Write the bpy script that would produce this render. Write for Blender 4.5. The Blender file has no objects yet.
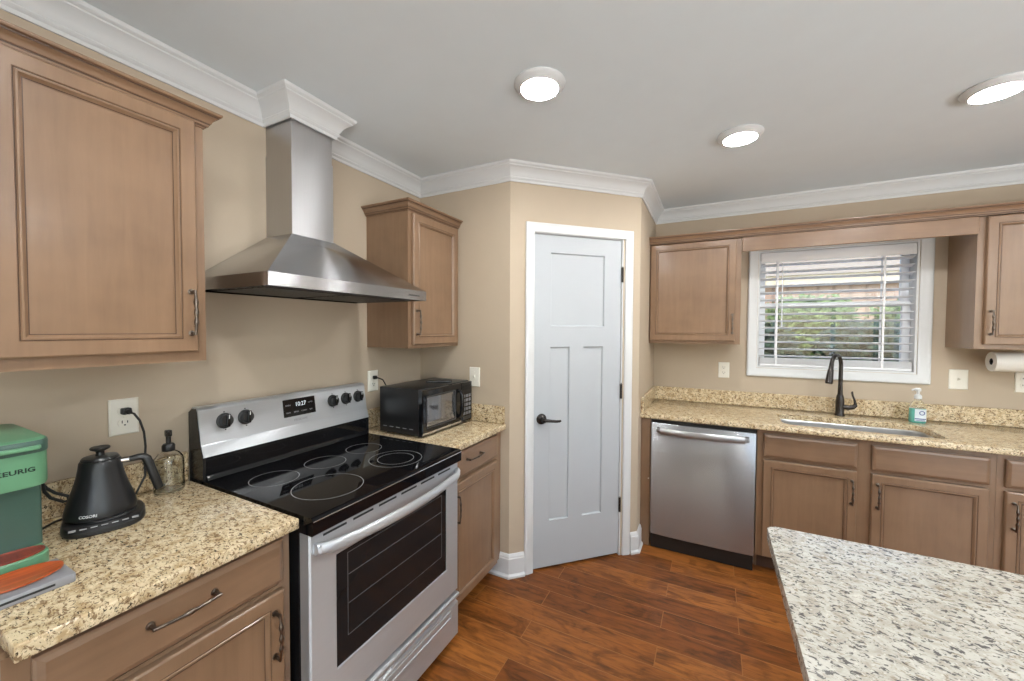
import bpy, bmesh, math, random
from mathutils import Matrix, Vector
random.seed(7)
R = math.radians
S2 = math.sqrt(2)
scene = bpy.context.scene
COL = scene.collection

# ------------------------------------------------------------------ camera
cam_data = bpy.data.cameras.new('camera')
cam = bpy.data.objects.new('camera', cam_data)
COL.objects.link(cam)
cam_data.sensor_fit = 'HORIZONTAL'
cam_data.sensor_width = 36.0
cam_data.lens = 391.5418 / 1024 * 36.0
cam_data.clip_start = 0.02
_y, _p, _r = R(27.1591), R(-1.605), R(0.2754)
_right = Vector((math.cos(_y), math.sin(_y), 0))
_fwd = Vector((-math.sin(_y) * math.cos(_p), math.cos(_y) * math.cos(_p), math.sin(_p)))
_up = _right.cross(_fwd)
_rr = _right * math.cos(_r) + _up * math.sin(_r)
_uu = _up * math.cos(_r) - _right * math.sin(_r)
cam.matrix_world = Matrix(((_rr.x, _uu.x, -_fwd.x, 1.7219), (_rr.y, _uu.y, -_fwd.y, -2.0278),
                           (_rr.z, _uu.z, -_fwd.z, 1.4705), (0, 0, 0, 1)))
scene.camera = cam

# ------------------------------------------------------------------ exposure, sky, sun, ceiling fill
scene.view_settings.view_transform = 'Standard'
scene.view_settings.look = 'None'
scene.view_settings.gamma = 1.0
scene.view_settings.use_curve_mapping = False
scene.view_settings.exposure = 0.02
LENS_STRENGTH = 200.0
world = bpy.data.worlds.new('sky')
scene.world = world
world.use_nodes = True
wn = world.node_tree
sky = wn.nodes.new('ShaderNodeTexSky')
sky.sky_type = 'NISHITA'
sky.sun_disc = False
sky.sun_elevation = R(50)
sky.sun_rotation = R(200)
wn.links.new(sky.outputs[0], wn.nodes['Background'].inputs[0])
wn.nodes['Background'].inputs[1].default_value = 0.65


def light(name, kind, loc, rot, energy, color=(1, 1, 1), size=1, size_y=None):
    d = bpy.data.lights.new(name, kind)
    d.energy = energy
    d.color = color
    if kind == 'AREA':
        d.shape = 'RECTANGLE'
        d.size = size
        d.size_y = size_y or size
    o = bpy.data.objects.new(name, d)
    COL.objects.link(o)
    o.location = loc
    o.rotation_euler = rot
    return o


sun = light('sun', 'SUN', (0, -3, 8), (R(42), 0, R(-18)), 1.5, (1.0, .95, .86))
sun.data.angle = R(1.0)
# upward area lights added outside the unseen openings to brighten the ceiling
light('ceiling_fill_rear', 'AREA', (4.4, -6.4, .15), (R(180), 0, 0), 740, (.96, .985, 1.0), 2.9, 1.9)
light('ceiling_fill_side', 'AREA', (7.6, -2.9, .15), (R(180), 0, R(90)), 740, (.96, .985, 1.0), 2.9, 1.9)

# ------------------------------------------------------------------ materials
def lin(c):
    return tuple((v / 12.92 if v <= .04045 else ((v + .055) / 1.055) ** 2.4) for v in c)


def rgb(r, g, b):
    return lin((r / 255, g / 255, b / 255)) + (1,)


class NT:
    def __init__(s, name):
        s.m = bpy.data.materials.new(name)
        s.m.use_nodes = True
        s.t = s.m.node_tree
        s.b = s.t.nodes['Principled BSDF']
        s.tc = None

    def n(s, typ, **kw):
        o = s.t.nodes.new('ShaderNode' + typ)
        for k, v in kw.items():
            setattr(o, k, v)
        return o

    def l(s, a, b):
        s.t.links.new(a, b)

    def set(s, **kw):
        names = dict(base='Base Color', rough='Roughness', metal='Metallic', aniso='Anisotropic', coat='Coat Weight',
                     trans='Transmission Weight', ior='IOR', spec='Specular IOR Level', coatr='Coat Roughness', alpha='Alpha')
        for k, v in kw.items():
            s.b.inputs[names[k]].default_value = v
        return s

    def coord(s, scale=(1, 1, 1), rot=(0, 0, 0)):
        if s.tc is None:
            s.tc = s.n('TexCoord')
        mp = s.n('Mapping')
        mp.inputs['Scale'].default_value = scale
        mp.inputs['Rotation'].default_value = rot
        s.l(s.tc.outputs['Object'], mp.inputs['Vector'])
        return mp.outputs['Vector']

    def noise(s, vec, scale, detail=4, rough=.5, dist=0):
        o = s.n('TexNoise')
        s.l(vec, o.inputs['Vector'])
        o.inputs['Scale'].default_value = scale
        o.inputs['Detail'].default_value = detail
        o.inputs['Roughness'].default_value = rough
        o.inputs['Distortion'].default_value = dist
        return o.outputs['Fac']

    def ramp(s, fac, stops, interp='LINEAR'):
        o = s.n('ValToRGB')
        o.color_ramp.interpolation = interp
        e = o.color_ramp.elements
        while len(e) < len(stops):
            e.new(.5)
        for i, (p, c) in enumerate(stops):
            e[i].position = p
            e[i].color = c if len(c) == 4 else c + (1,)
        s.l(fac, o.inputs['Fac'])
        return o.outputs['Color']

    def mix(s, fac, a, b, mode='MIX'):
        o = s.n('Mix', data_type='RGBA', blend_type=mode)
        for sock, v in ((o.inputs[0], fac), (o.inputs[6], a), (o.inputs[7], b)):
            if isinstance(v, (int, float)):
                sock.default_value = v
            elif isinstance(v, tuple):
                sock.default_value = v
            else:
                s.l(v, sock)
        return o.outputs[2]

    def bump(s, h, strength=.1, dist=.01):
        o = s.n('Bump')
        o.inputs['Strength'].default_value = strength
        o.inputs['Distance'].default_value = dist
        s.l(h, o.inputs['Height'])
        s.l(o.outputs['Normal'], s.b.inputs['Normal'])

    def base(s, sock):
        s.l(sock, s.b.inputs['Base Color'])


def plain(name, c, rough=.5, metal=0, var=.04, nscale=8, bump=0, **kw):
    t = NT(name)
    t.set(rough=rough, metal=metal, **kw)
    f = t.noise(t.coord(), nscale, 3)
    a = tuple(max(0, v * (1 - var)) for v in c[:3]) + (1,)
    b = tuple(min(1, v * (1 + var)) for v in c[:3]) + (1,)
    t.base(t.ramp(f, [(.3, a), (.7, b)]))
    if bump:
        t.bump(t.noise(t.coord(), 350, 2), bump, .002)
    return t.m


def wood(name, c_lo, c_hi, rough=.34, axis='z'):
    t = NT(name)
    sc = {'z': (14, 14, 1.1), 'y': (14, 1.1, 14), 'x': (1.1, 14, 14)}[axis]
    v = t.coord(sc)
    g = t.noise(v, 3.0, 6, .6, .4)
    blot = t.noise(t.coord((1, 1, 1)), 5, 3, .55)
    m = t.n('Math', operation='MULTIPLY_ADD')
    t.l(g, m.inputs[0])
    m.inputs[1].default_value = .4
    m2 = t.n('Math', operation='MULTIPLY')
    t.l(blot, m2.inputs[0])
    m2.inputs[1].default_value = .6
    t.l(m2.outputs[0], m.inputs[2])
    t.base(t.ramp(m.outputs[0], [(.25, c_lo), (.75, c_hi)]))
    t.set(rough=rough, coat=.5, coatr=.17)
    return t.m


def steel(name, c, rough=.27, axis='y', aniso=.95, metal=.9):
    t = NT(name)
    sc = {'z': (60, 60, .6), 'y': (60, .6, 60), 'x': (.6, 60, 60)}[axis]
    v = t.coord(sc)
    f = t.noise(v, 6, 3)
    a = tuple(x * .96 for x in c[:3]) + (1,)
    t.base(t.ramp(f, [(.3, a), (.7, c)]))
    rr = t.n('MapRange')
    t.l(f, rr.inputs[0])
    rr.inputs[3].default_value = rough - .02
    rr.inputs[4].default_value = rough + .02
    t.l(rr.outputs[0], t.b.inputs['Roughness'])
    t.set(metal=metal, aniso=aniso)
    t.b.inputs['Anisotropic Rotation'].default_value = .25
    return t.m


def granite(name, pale, mid, brown, dark, rough=.14, brown_amt=.56, dark_amt=.62, fs=1.0):
    t = NT(name)
    v = t.coord((1, 1, 1), (.3, .2, .5))
    v2 = t.coord((1.0, 1.7, 1.3), (.1, .5, 1.1))
    c = t.ramp(t.noise(v, 38, 5, .6, .6), [(.36, mid), (.58, pale)])
    grey = t.ramp(t.noise(v, 19, 4, .6, .5), [(.54, (0, 0, 0)), (.66, (.55, .55, .55))])
    c = t.mix(grey, c, tuple(min(1, x * 1.12) for x in pale[:3]) + (1,))
    bf = t.ramp(t.noise(v2, 62 * fs, 4, .62, .9), [(brown_amt, (0, 0, 0)), (brown_amt + .06, (.85, .85, .85))])
    c = t.mix(bf, c, brown)
    df = t.ramp(t.noise(v2, 92 * fs, 3, .6, .7), [(dark_amt, (0, 0, 0)), (dark_amt + .05, (.95, .95, .95))])
    c = t.mix(df, c, dark)
    wf = t.ramp(t.noise(v, 140, 2, .5), [(.62, (0, 0, 0)), (.68, (.7, .7, .7))])
    c = t.mix(wf, c, tuple(min(1, x * 1.25) for x in pale[:3]) + (1,))
    t.base(c)
    t.set(rough=rough, spec=.5)
    return t.m


def emit(name, c, strength):
    t = NT(name)
    t.b.inputs['Base Color'].default_value = (.9, .9, .9, 1)
    t.b.inputs['Emission Color'].default_value = c
    t.b.inputs['Emission Strength'].default_value = strength
    return t.m


def glass(name, c=(1, 1, 1, 1), rough=0.0, ior=1.45):
    t = NT(name)
    t.set(base=c, rough=rough, trans=1.0, ior=ior)
    return t.m


def pane_mat(name):
    t = NT(name)
    tr = t.n('BsdfTransparent')
    gl = t.n('BsdfGlossy')
    gl.inputs['Roughness'].default_value = .02
    fr = t.n('Fresnel')
    fr.inputs['IOR'].default_value = 1.45
    mx = t.n('MixShader')
    t.l(fr.outputs[0], mx.inputs[0])
    t.l(tr.outputs[0], mx.inputs[1])
    t.l(gl.outputs[0], mx.inputs[2])
    t.l(mx.outputs[0], t.t.nodes['Material Output'].inputs['Surface'])
    return t.m


def floor_mat():
    t = NT('hardwood floor')
    v = t.coord()
    br = t.n('TexBrick')
    br.offset = .37
    br.offset_frequency = 2
    t.l(v, br.inputs['Vector'])
    br.inputs['Color1'].default_value = (0, 0, 0, 1)
    br.inputs['Color2'].default_value = (1, 1, 1, 1)
    br.inputs['Mortar'].default_value = (.5, .5, .5, 1)
    br.inputs['Scale'].default_value = 1
    br.inputs['Mortar Size'].default_value = .0022
    br.inputs['Mortar Smooth'].default_value = .3
    br.inputs['Brick Width'].default_value = .93
    br.inputs['Row Height'].default_value = .127
    tone = t.ramp(br.outputs['Color'], [(0, rgb(116, 65, 25)), (.5, rgb(136, 80, 33)), (1, rgb(156, 96, 43))])
    # shift the grain per plank
    add = t.n('VectorMath', operation='MULTIPLY_ADD')
    t.l(br.outputs['Color'], add.inputs[0])
    add.inputs[1].default_value = (9, 7, 5)
    t.l(v, add.inputs[2])
    mp = t.n('Mapping')
    mp.inputs['Scale'].default_value = (1.6, 13, 1)
    t.l(add.outputs[0], mp.inputs['Vector'])
    grain = t.noise(mp.outputs[0], 3.5, 7, .62, .9)
    gcol = t.ramp(grain, [(.34, (.50, .47, .43)), (.5, (.95, .95, .95)), (.66, (1.25, 1.22, 1.15))])
    c = t.mix(.85, tone, gcol, 'MULTIPLY')
    mp2 = t.n('Mapping')
    mp2.inputs['Scale'].default_value = (2.2, 5, 1)
    t.l(add.outputs[0], mp2.inputs['Vector'])
    blot = t.ramp(t.noise(mp2.outputs[0], 2.6, 5, .6, 1.2), [(.36, (.48, .44, .40)), (.5, (1, 1, 1)), (.7, (1.12, 1.1, 1.08))])
    c = t.mix(.8, c, blot, 'MULTIPLY')
    c = t.mix(br.outputs['Fac'], c, rgb(150, 98, 52))  # joints coloured light to stand for highlights on the plank bevels
    t.base(c)
    t.set(rough=.42, spec=.35)
    h = t.n('Math', operation='MULTIPLY_ADD')
    t.l(br.outputs['Fac'], h.inputs[0])
    h.inputs[1].default_value = -1.0
    hm = t.n('Math', operation='MULTIPLY')
    t.l(grain, hm.inputs[0])
    hm.inputs[1].default_value = .35
    t.l(hm.outputs[0], h.inputs[2])
    t.bump(h.outputs[0], .28, .004)
    return t.m


M = {}
M['paint'] = plain('tan wall paint', rgb(188, 172, 151), .75, var=.015, bump=.04)
M['ceiling'] = plain('ceiling paint', rgb(222, 229, 232), .85, var=.01)
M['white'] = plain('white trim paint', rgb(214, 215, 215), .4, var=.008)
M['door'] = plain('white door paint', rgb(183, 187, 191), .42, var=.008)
M['floor'] = floor_mat()
M['bounce'] = plain('pale carpet', rgb(214, 210, 204), .95)
M['cab'] = wood('stained maple', rgb(119, 92, 69), rgb(147, 117, 91))
M['cabh'] = wood('stained maple crosswise', rgb(117, 90, 68), rgb(143, 113, 88), axis='x')
M['glaze'] = plain('dark glaze line', rgb(74, 50, 34), .45)
M['cabin'] = plain('cabinet inside', rgb(120, 95, 75), .6)
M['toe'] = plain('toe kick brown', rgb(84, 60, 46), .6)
M['granite'] = granite('gold granite', rgb(216, 198, 164), rgb(184, 157, 118), rgb(122, 94, 66), rgb(54, 43, 35), brown_amt=.53, dark_amt=.59, fs=1.15)
M['granite_lit'] = granite('brightly lit granite', rgb(188, 184, 174), rgb(166, 159, 146), rgb(138, 125, 106), rgb(84, 82, 80), rough=.2,
                        brown_amt=.57, dark_amt=.55, fs=.85)  # counter granite paled for the island; bright light and ceiling reflection in the colour
M['steel'] = steel('brushed steel', (.50, .50, .51, 1), .26, 'y', metal=1.0)
M['steelx'] = steel('brushed steel appliance front', (.44, .44, .45, 1), .30, 'x', metal=.93)
M['steelr'] = steel('brushed steel range front', (.57, .585, .605, 1), .36, 'x', metal=.62)
M['steeld'] = steel('brushed steel bowed door', (.40, .40, .415, 1), .24, 'x', metal=.85)
M['steelz'] = steel('brushed steel upright', (.56, .56, .57, 1), .34, 'z', metal=1.0)
M['chrome'] = plain('polished steel', (.72, .72, .73, 1), .16, 1)
M['sink'] = plain('satin sink steel', (.75, .75, .75, 1), .3, 1)
M['pull'] = plain('antique pewter', (.17, .14, .115, 1), .28, 1, var=.3, nscale=60)
M['bronze'] = plain('oil rubbed bronze', (.05, .043, .04, 1), .26, .7)
M['blackm'] = plain('black metal', (.012, .012, .013, 1), .35, .2)
M['black'] = plain('black plastic', (.012, .012, .012, 1), .38)
M['blackg'] = plain('black gloss', (.006, .006, .007, 1), .08)
M['ceran'] = plain('black ceramic glass', (.004, .004, .005, 1), .05, spec=.28)
M['matteblack'] = plain('satin black coating', (.014, .014, .015, 1), .33, .0, coat=.0)
M['enamel'] = plain('black enamel', (.01, .01, .011, 1), .18)
M['ring'] = plain('burner ring print', (.26, .26, .26, 1), .3)
M['grey'] = plain('dark grey filter', (.10, .10, .10, 1), .4, .8)
M['print'] = plain('grey print', (.30, .30, .31, 1), .5)
M['faint'] = plain('faint grey print', (.13, .13, .135, 1), .4)
M['dimprint'] = plain('dim white print', (.34, .34, .35, 1), .5)
M['wprint'] = plain('white print', (.75, .75, .75, 1), .5)
M['plate'] = plain('cover plate', rgb(232, 228, 216), .4, var=.006)
M['slot'] = plain('socket slot', (.02, .02, .02, 1), .6)
M['lens'] = emit('lit lens', (.95, .968, .965, 1), LENS_STRENGTH)
M['digits'] = emit('lit digits', (.75, .9, 1, 1), .45)
M['pane'] = pane_mat('window pane')
M['glass'] = glass('clear glass', (.97, .98, .96, 1))
M['ovenpane'] = plain('smoked oven glass', (.012, .012, .013, 1), .06, spec=.28)
M['mirrorglass'] = plain('mirror tinted glass', (.30, .30, .31, 1), .07, .85)
M['green'] = plain('sage green plastic', rgb(98, 146, 112), .38, var=.02)
M['dgreen'] = plain('deep green plastic', rgb(66, 92, 82), .3, var=.02)
M['kprint'] = plain('dark green print', rgb(28, 52, 42), .45)
M['teal'] = plain('teal soap', rgb(118, 202, 190), .25, trans=.35)
M['clearp'] = glass('clear plastic', (.95, .98, .98, 1), .08, 1.2)
M['label'] = plain('pale label', rgb(218, 226, 232), .5)
M['blue'] = plain('blue print', rgb(54, 72, 140), .5)
M['paper'] = plain('paper towel', rgb(232, 229, 222), .9, bump=.2)
M['blind'] = plain('white blind slat', rgb(236, 236, 238), .45, var=.01)
M['vinyl'] = plain('white vinyl', rgb(234, 236, 240), .35, var=.01)
M['card'] = plain('brown card', rgb(40, 44, 60), .7)
M['silver'] = plain('silver grey card', rgb(150, 150, 154), .35, .3)
M['cord'] = plain('black cord', (.012, .012, .012, 1), .5)


def streak(name, lo, hi):
    t = NT(name)
    f = t.noise(t.coord((30, 4, 4)), 3, 5, .6, .5)
    t.base(t.ramp(f, [(.3, lo), (.7, hi)]))
    t.set(rough=.3, coat=.4)
    return t.m


M['orange'] = streak('orange wood grain', rgb(150, 62, 22), rgb(206, 96, 40))
M['redwood'] = streak('red brown wood grain', rgb(104, 34, 22), rgb(150, 58, 38))


# ------------------------------------------------------------------ mesh builder
class MB:
    def __init__(s):
        s.bm = bmesh.new()

    def loft(s, loops, caps=(True, True), ring=False):
        bm = s.bm
        vs = [[bm.verts.new(p) for p in lp] for lp in loops]
        n = len(vs[0])
        pairs = list(zip(vs, vs[1:])) + ([(vs[-1], vs[0])] if ring else [])
        for a, b in pairs:
            for i in range(n):
                j = (i + 1) % n
                bm.faces.new((a[i], a[j], b[j], b[i]))
        if not ring:
            if caps[0]:
                bm.faces.new(vs[0][::-1])
            if caps[1]:
                bm.faces.new(vs[-1])
        return s

    def box(s, x0, x1, y0, y1, z0, z1, bev=0.0, seg=2):
        if bev > 0:
            t = bmesh.new()
            bmesh.ops.create_cube(t, size=1)
            for v in t.verts:
                v.co = Vector(((x0 + x1) / 2 + v.co.x * (x1 - x0), (y0 + y1) / 2 + v.co.y * (y1 - y0), (z0 + z1) / 2 + v.co.z * (z1 - z0)))
            bmesh.ops.bevel(t, geom=list(t.edges), offset=bev, segments=seg, profile=.5, affect='EDGES')
            s.merge(t)
            return s
        return s.loft([[(x0, y0, z0), (x1, y0, z0), (x1, y1, z0), (x0, y1, z0)], [(x0, y0, z1), (x1, y0, z1), (x1, y1, z1), (x0, y1, z1)]])

    def merge(s, t, mat=None):
        if mat is not None:
            bmesh.ops.transform(t, matrix=mat, verts=t.verts)
        mp = {}
        for v in t.verts:
            mp[v] = s.bm.verts.new(v.co)
        for f in t.faces:
            try:
                s.bm.faces.new([mp[v] for v in f.verts])
            except ValueError:
                pass
        t.free()

    def add(s, other, mat=None):
        s.merge(other.bm, mat)
        return s

    def tube(s, pts, rad, n=10, closed=False):
        pts = [Vector(p) for p in pts]
        if not hasattr(rad, '__len__'):
            rad = [rad] * len(pts)
        loops = []
        prev = None
        N = len(pts)
        for i, p in enumerate(pts):
            if closed:
                d = pts[(i + 1) % N] - pts[i - 1]
            else:
                d = pts[min(i + 1, N - 1)] - pts[max(i - 1, 0)]
            d.normalize()
            if prev is None:
                a = Vector((0, 0, 1)) if abs(d.z) < .9 else Vector((1, 0, 0))
                u = d.cross(a).normalized()
            else:
                u = (prev - d * prev.dot(d)).normalized()
            prev = u
            w = d.cross(u)
            loops.append([p + (u * math.cos(2 * math.pi * k / n) + w * math.sin(2 * math.pi * k / n)) * rad[i] for k in range(n)])
        return s.loft(loops, ring=closed)

    def cyl(s, p0, p1, r0, r1=None, n=28):
        return s.tube([p0, p1], [r0, r0 if r1 is None else r1], n)

    def lathe(s, prof, c=(0, 0, 0), n=36, axis='z', caps=(True, True)):
        loops = []
        for r, h in prof:
            lp = []
            for k in range(n):
                a = 2 * math.pi * k / n
                x, y = r * math.cos(a), r * math.sin(a)
                q = {'z': (x, y, h), 'x': (h, x, y), 'y': (y, h, x)}[axis]
                lp.append((c[0] + q[0], c[1] + q[1], c[2] + q[2]))
            loops.append(lp)
        return s.loft(loops, caps)

    def prism(s, poly, a0, a1, axis='x'):
        f = {'x': lambda p, a: (a, p[0], p[1]), 'y': lambda p, a: (p[0], a, p[1]), 'z': lambda p, a: (p[0], p[1], a)}[axis]
        return s.loft([[f(p, a0) for p in poly], [f(p, a1) for p in poly]])

    def sweep(s, path, prof):
        """path: 2D points; prof: (offset to the right of travel, z) closed polygon."""
        P = [Vector(p) for p in path]
        loops = []
        for i, p in enumerate(P):
            ns = []
            if i > 0:
                d = (P[i] - P[i - 1]).normalized()
                ns.append(Vector((d.y, -d.x)))
            if i < len(P) - 1:
                d = (P[i + 1] - P[i]).normalized()
                ns.append(Vector((d.y, -d.x)))
            if len(ns) == 2:
                m = (ns[0] + ns[1])
                m = m / m.dot(ns[0])
            else:
                m = ns[0]
            loops.append([(p.x + m.x * o, p.y + m.y * o, z) for o, z in prof])
        return s.loft(loops)

    def rrect(s, cx, cy, w, d, r, z0, z1, n=6, top=.0):
        def lp(off, z):
            pts = []
            for qx, qy, a0 in ((1, 1, 0), (-1, 1, 90), (-1, -1, 180), (1, -1, 270)):
                rr = max(r - off, .0005)
                for k in range(n + 1):
                    a = R(a0 + 90 * k / n)
                    pts.append((cx + qx * (w / 2 - r) + math.cos(a) * rr, cy + qy * (d / 2 - r) + math.sin(a) * rr, z))
            return pts
        if top:
            return s.loft([lp(top, z0), lp(0, z0 + top), lp(0, z1 - top), lp(top * .4, z1 - top * .35), lp(top, z1)])
        return s.loft([lp(0, z0), lp(0, z1)])

    def build(s, name, mat, parent=None, loc=None, rz=0, smooth=35):
        bmesh.ops.recalc_face_normals(s.bm, faces=s.bm.faces)
        me = bpy.data.meshes.new(name)
        s.bm.to_mesh(me)
        s.bm.free()
        if smooth:
            me.shade_smooth()
            me.set_sharp_from_angle(angle=R(smooth))
        me.materials.append(mat if not isinstance(mat, str) else M[mat])
        o = bpy.data.objects.new(name, me)
        COL.objects.link(o)
        if parent is not None:
            o.parent = parent
        if loc is not None:
            o.location = loc
        if rz:
            o.rotation_euler = (0, 0, R(rz))
        return o


def tag(o, label, cat, group=None):
    o['label'] = label
    o['category'] = cat
    if group:
        o['group'] = group
    return o


def thing(name, label, cat, loc, rz=0, group=None):
    o = bpy.data.objects.new(name, None)
    o.empty_display_size = .1
    COL.objects.link(o)
    o.location = loc
    o.rotation_euler = (0, 0, R(rz))
    return tag(o, label, cat, group)


def struct(o):
    o['kind'] = 'structure'
    return o


def sempty(name, loc=(0, 0, 0), rz=0):
    o = bpy.data.objects.new(name, None)
    COL.objects.link(o)
    o.location = loc
    o.rotation_euler = (0, 0, R(rz))
    return struct(o)


def dup(root):
    c = root.copy()
    COL.objects.link(c)
    for ch in list(root.children):
        k = ch.copy()
        COL.objects.link(k)
        k.parent = c
        for g in list(ch.children):
            q = g.copy()
            COL.objects.link(q)
            q.parent = k
    return c


def text_bm(body, size, depth=.0006, fn=None, bold=0.0):
    """letters as a bmesh, centred, reading along +x, standing in +z, facing -y"""
    cu = bpy.data.curves.new('letters', 'FONT')
    cu.body = body
    cu.size = size
    cu.align_x = 'CENTER'
    cu.align_y = 'CENTER'
    cu.extrude = depth
    cu.offset = bold
    cu.resolution_u = 3
    ob = bpy.data.objects.new('letters', cu)
    COL.objects.link(ob)
    dg = bpy.context.evaluated_depsgraph_get()
    me = bpy.data.meshes.new_from_object(ob.evaluated_get(dg))
    b = bmesh.new()
    b.from_mesh(me)
    bpy.data.objects.remove(ob)
    bpy.data.curves.remove(cu)
    bpy.data.meshes.remove(me)
    for v in b.verts:
        x, y, z = v.co
        v.co = Vector((x, -z, y))
        if fn:
            v.co = Vector(fn(v.co))
    m = MB()
    m.bm.free()
    m.bm = b
    return m


# ------------------------------------------------------------------ room dimensions
H = 2.4245                     # ceiling
A, D, B = .6673, .6274, 1.351  # pantry stub, diagonal run, back wall
XE, YF = 6.4, -5.2             # far right wall, front wall behind the camera
T = .12


def wall(name, mb):
    return struct(mb.build(name, 'paint', smooth=0))


struct(MB().box(-T, XE + T, -2.6, B + .15, -.1, 0).build('floor', 'floor', smooth=0))
struct(MB().box(-T, XE + T, YF - T, -2.6, -.1, 0).build('floor_bounce', 'bounce', smooth=0))  # unseen pale floor added to bounce light up to the ceiling
struct(MB().box(-T, XE + T, YF - T, B + .15, H, H + .12).build('ceiling', 'ceiling', smooth=0))
wall('wall_left', MB().box(-T, 0, YF, B + .15, 0, H))
wall('wall_pantry_left', MB().prism([(0.0, 0), (A, 0), (A - .05, .1), (0.0, .1)], 0, H, 'z'))
# back wall with the window opening
WX0, WX1, WZ0, WZ1 = 2.010, 2.875, 1.200, 2.046
wall('wall_back', MB().box(0, WX0, B, B + .15, 0, H).box(WX1, XE, B, B + .15, 0, H).box(WX0, WX1, B, B + .15, 0, WZ0).box(WX0, WX1, B, B + .15, WZ1, H))
wall('wall_pantry_right', MB().prism([(A + D, D), (A + D, B), (A + D - .1, B), (A + D - .1, D + .0)], 0, H, 'z'))
# diagonal pantry wall with door opening; local x along the wall, y into the pantry
LD = D * S2
DT0, DT1, DZ = .140, .762, 2.054
wl = MB().box(0, DT0, 0, .1, 0, H).box(DT1, LD, 0, .1, 0, H).box(DT0, DT1, 0, .1, DZ, H)
o = wl.build('wall_pantry_door', 'paint', None, (A, 0, 0), 45, smooth=0)
struct(o)
# unseen walls behind the camera; big openings added to let the fill light in
wall('wall_front', MB().box(0, 2.9, YF - T, YF, 0, H).box(5.9, XE, YF - T, YF, 0, H).box(2.9, 5.9, YF - T, YF, 2.35, H).box(2.9, 5.9, YF - T, YF, 0, .3))
wall('wall_right', MB().box(XE, XE + T, YF, -4.4, 0, H).box(XE, XE + T, -1.4, B + .15, 0, H).box(XE, XE + T, -4.4, -1.4, 2.35, H).box(XE, XE + T, -4.4, -1.4, 0, .3))
for i, (x0, x1, y0, y1) in enumerate(((2.9, 5.9, YF - T, YF), (XE, XE + T, -4.4, -1.4))):  # unseen window frames added for the fill light and steel reflections
    mb = MB()
    if i == 0:
        for k in range(4):
            x = x0 + (x1 - x0 - .06) * k / 3
            mb.box(x, x + .06, y0 + .03, y1 - .02, .3, 2.35)
        mb.box(x0, x1, y0 + .03, y1 - .02, .3, .36).box(x0, x1, y0 + .03, y1 - .02, 2.29, 2.35)
    else:
        for k in range(4):
            y = y0 + (y1 - y0 - .06) * k / 3
            mb.box(x0 + .02, x1 - .03, y, y + .06, .3, 2.35)
        mb.box(x0 + .02, x1 - .03, y0, y1, .3, .36).box(x0 + .02, x1 - .03, y0, y1, 2.29, 2.35)
    struct(mb.build('window_%d' % (i + 2), 'vinyl'))

# room crown moulding, running around the hood chimney
CX, CY0, CY1 = .180, -1.003, -.797
crown = [(0, .098), (.007, .098), (.009, .092), (.009, .086), (.014, .082), (.017, .076), (.015, .072), (.019, .066), (.024, .054), (.031, .044),
         (.041, .034), (.051, .027), (.056, .024), (.057, .019), (.062, .017), (.067, .012), (.069, .006), (.069, 0.0005), (0, .0005)]
prof = [(o_, H - z_) for o_, z_ in crown]
path = [(0, YF), (0, CY0), (CX, CY0), (CX, CY1), (0, CY1), (0, 0), (A, 0), (A + D, D), (A + D, B), (XE, B)]
struct(MB().sweep(path, prof).build('trim_1', 'white', smooth=25))
# baseboards
bb = [(0, .001), (.024, .001), (.024, .014), (.018, .020), (.014, .024), (.014, .112), (.011, .118), (.011, .124), (.007, .134), (.003, .140), (0, .140)]


def diag(t):
    return (A + t / S2, t / S2)


struct(MB().sweep([(.30, 0), (A, 0), diag(.094)], bb).build('baseboard_left', 'white', smooth=20))
struct(MB().sweep([diag(.832), (A + D, D), (A + D, .740)], bb).build('baseboard_right', 'white', smooth=20))

# pantry door
dr = sempty('door_1', (A, 0, 0), 45)
S0, S1 = .150, .752


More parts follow.
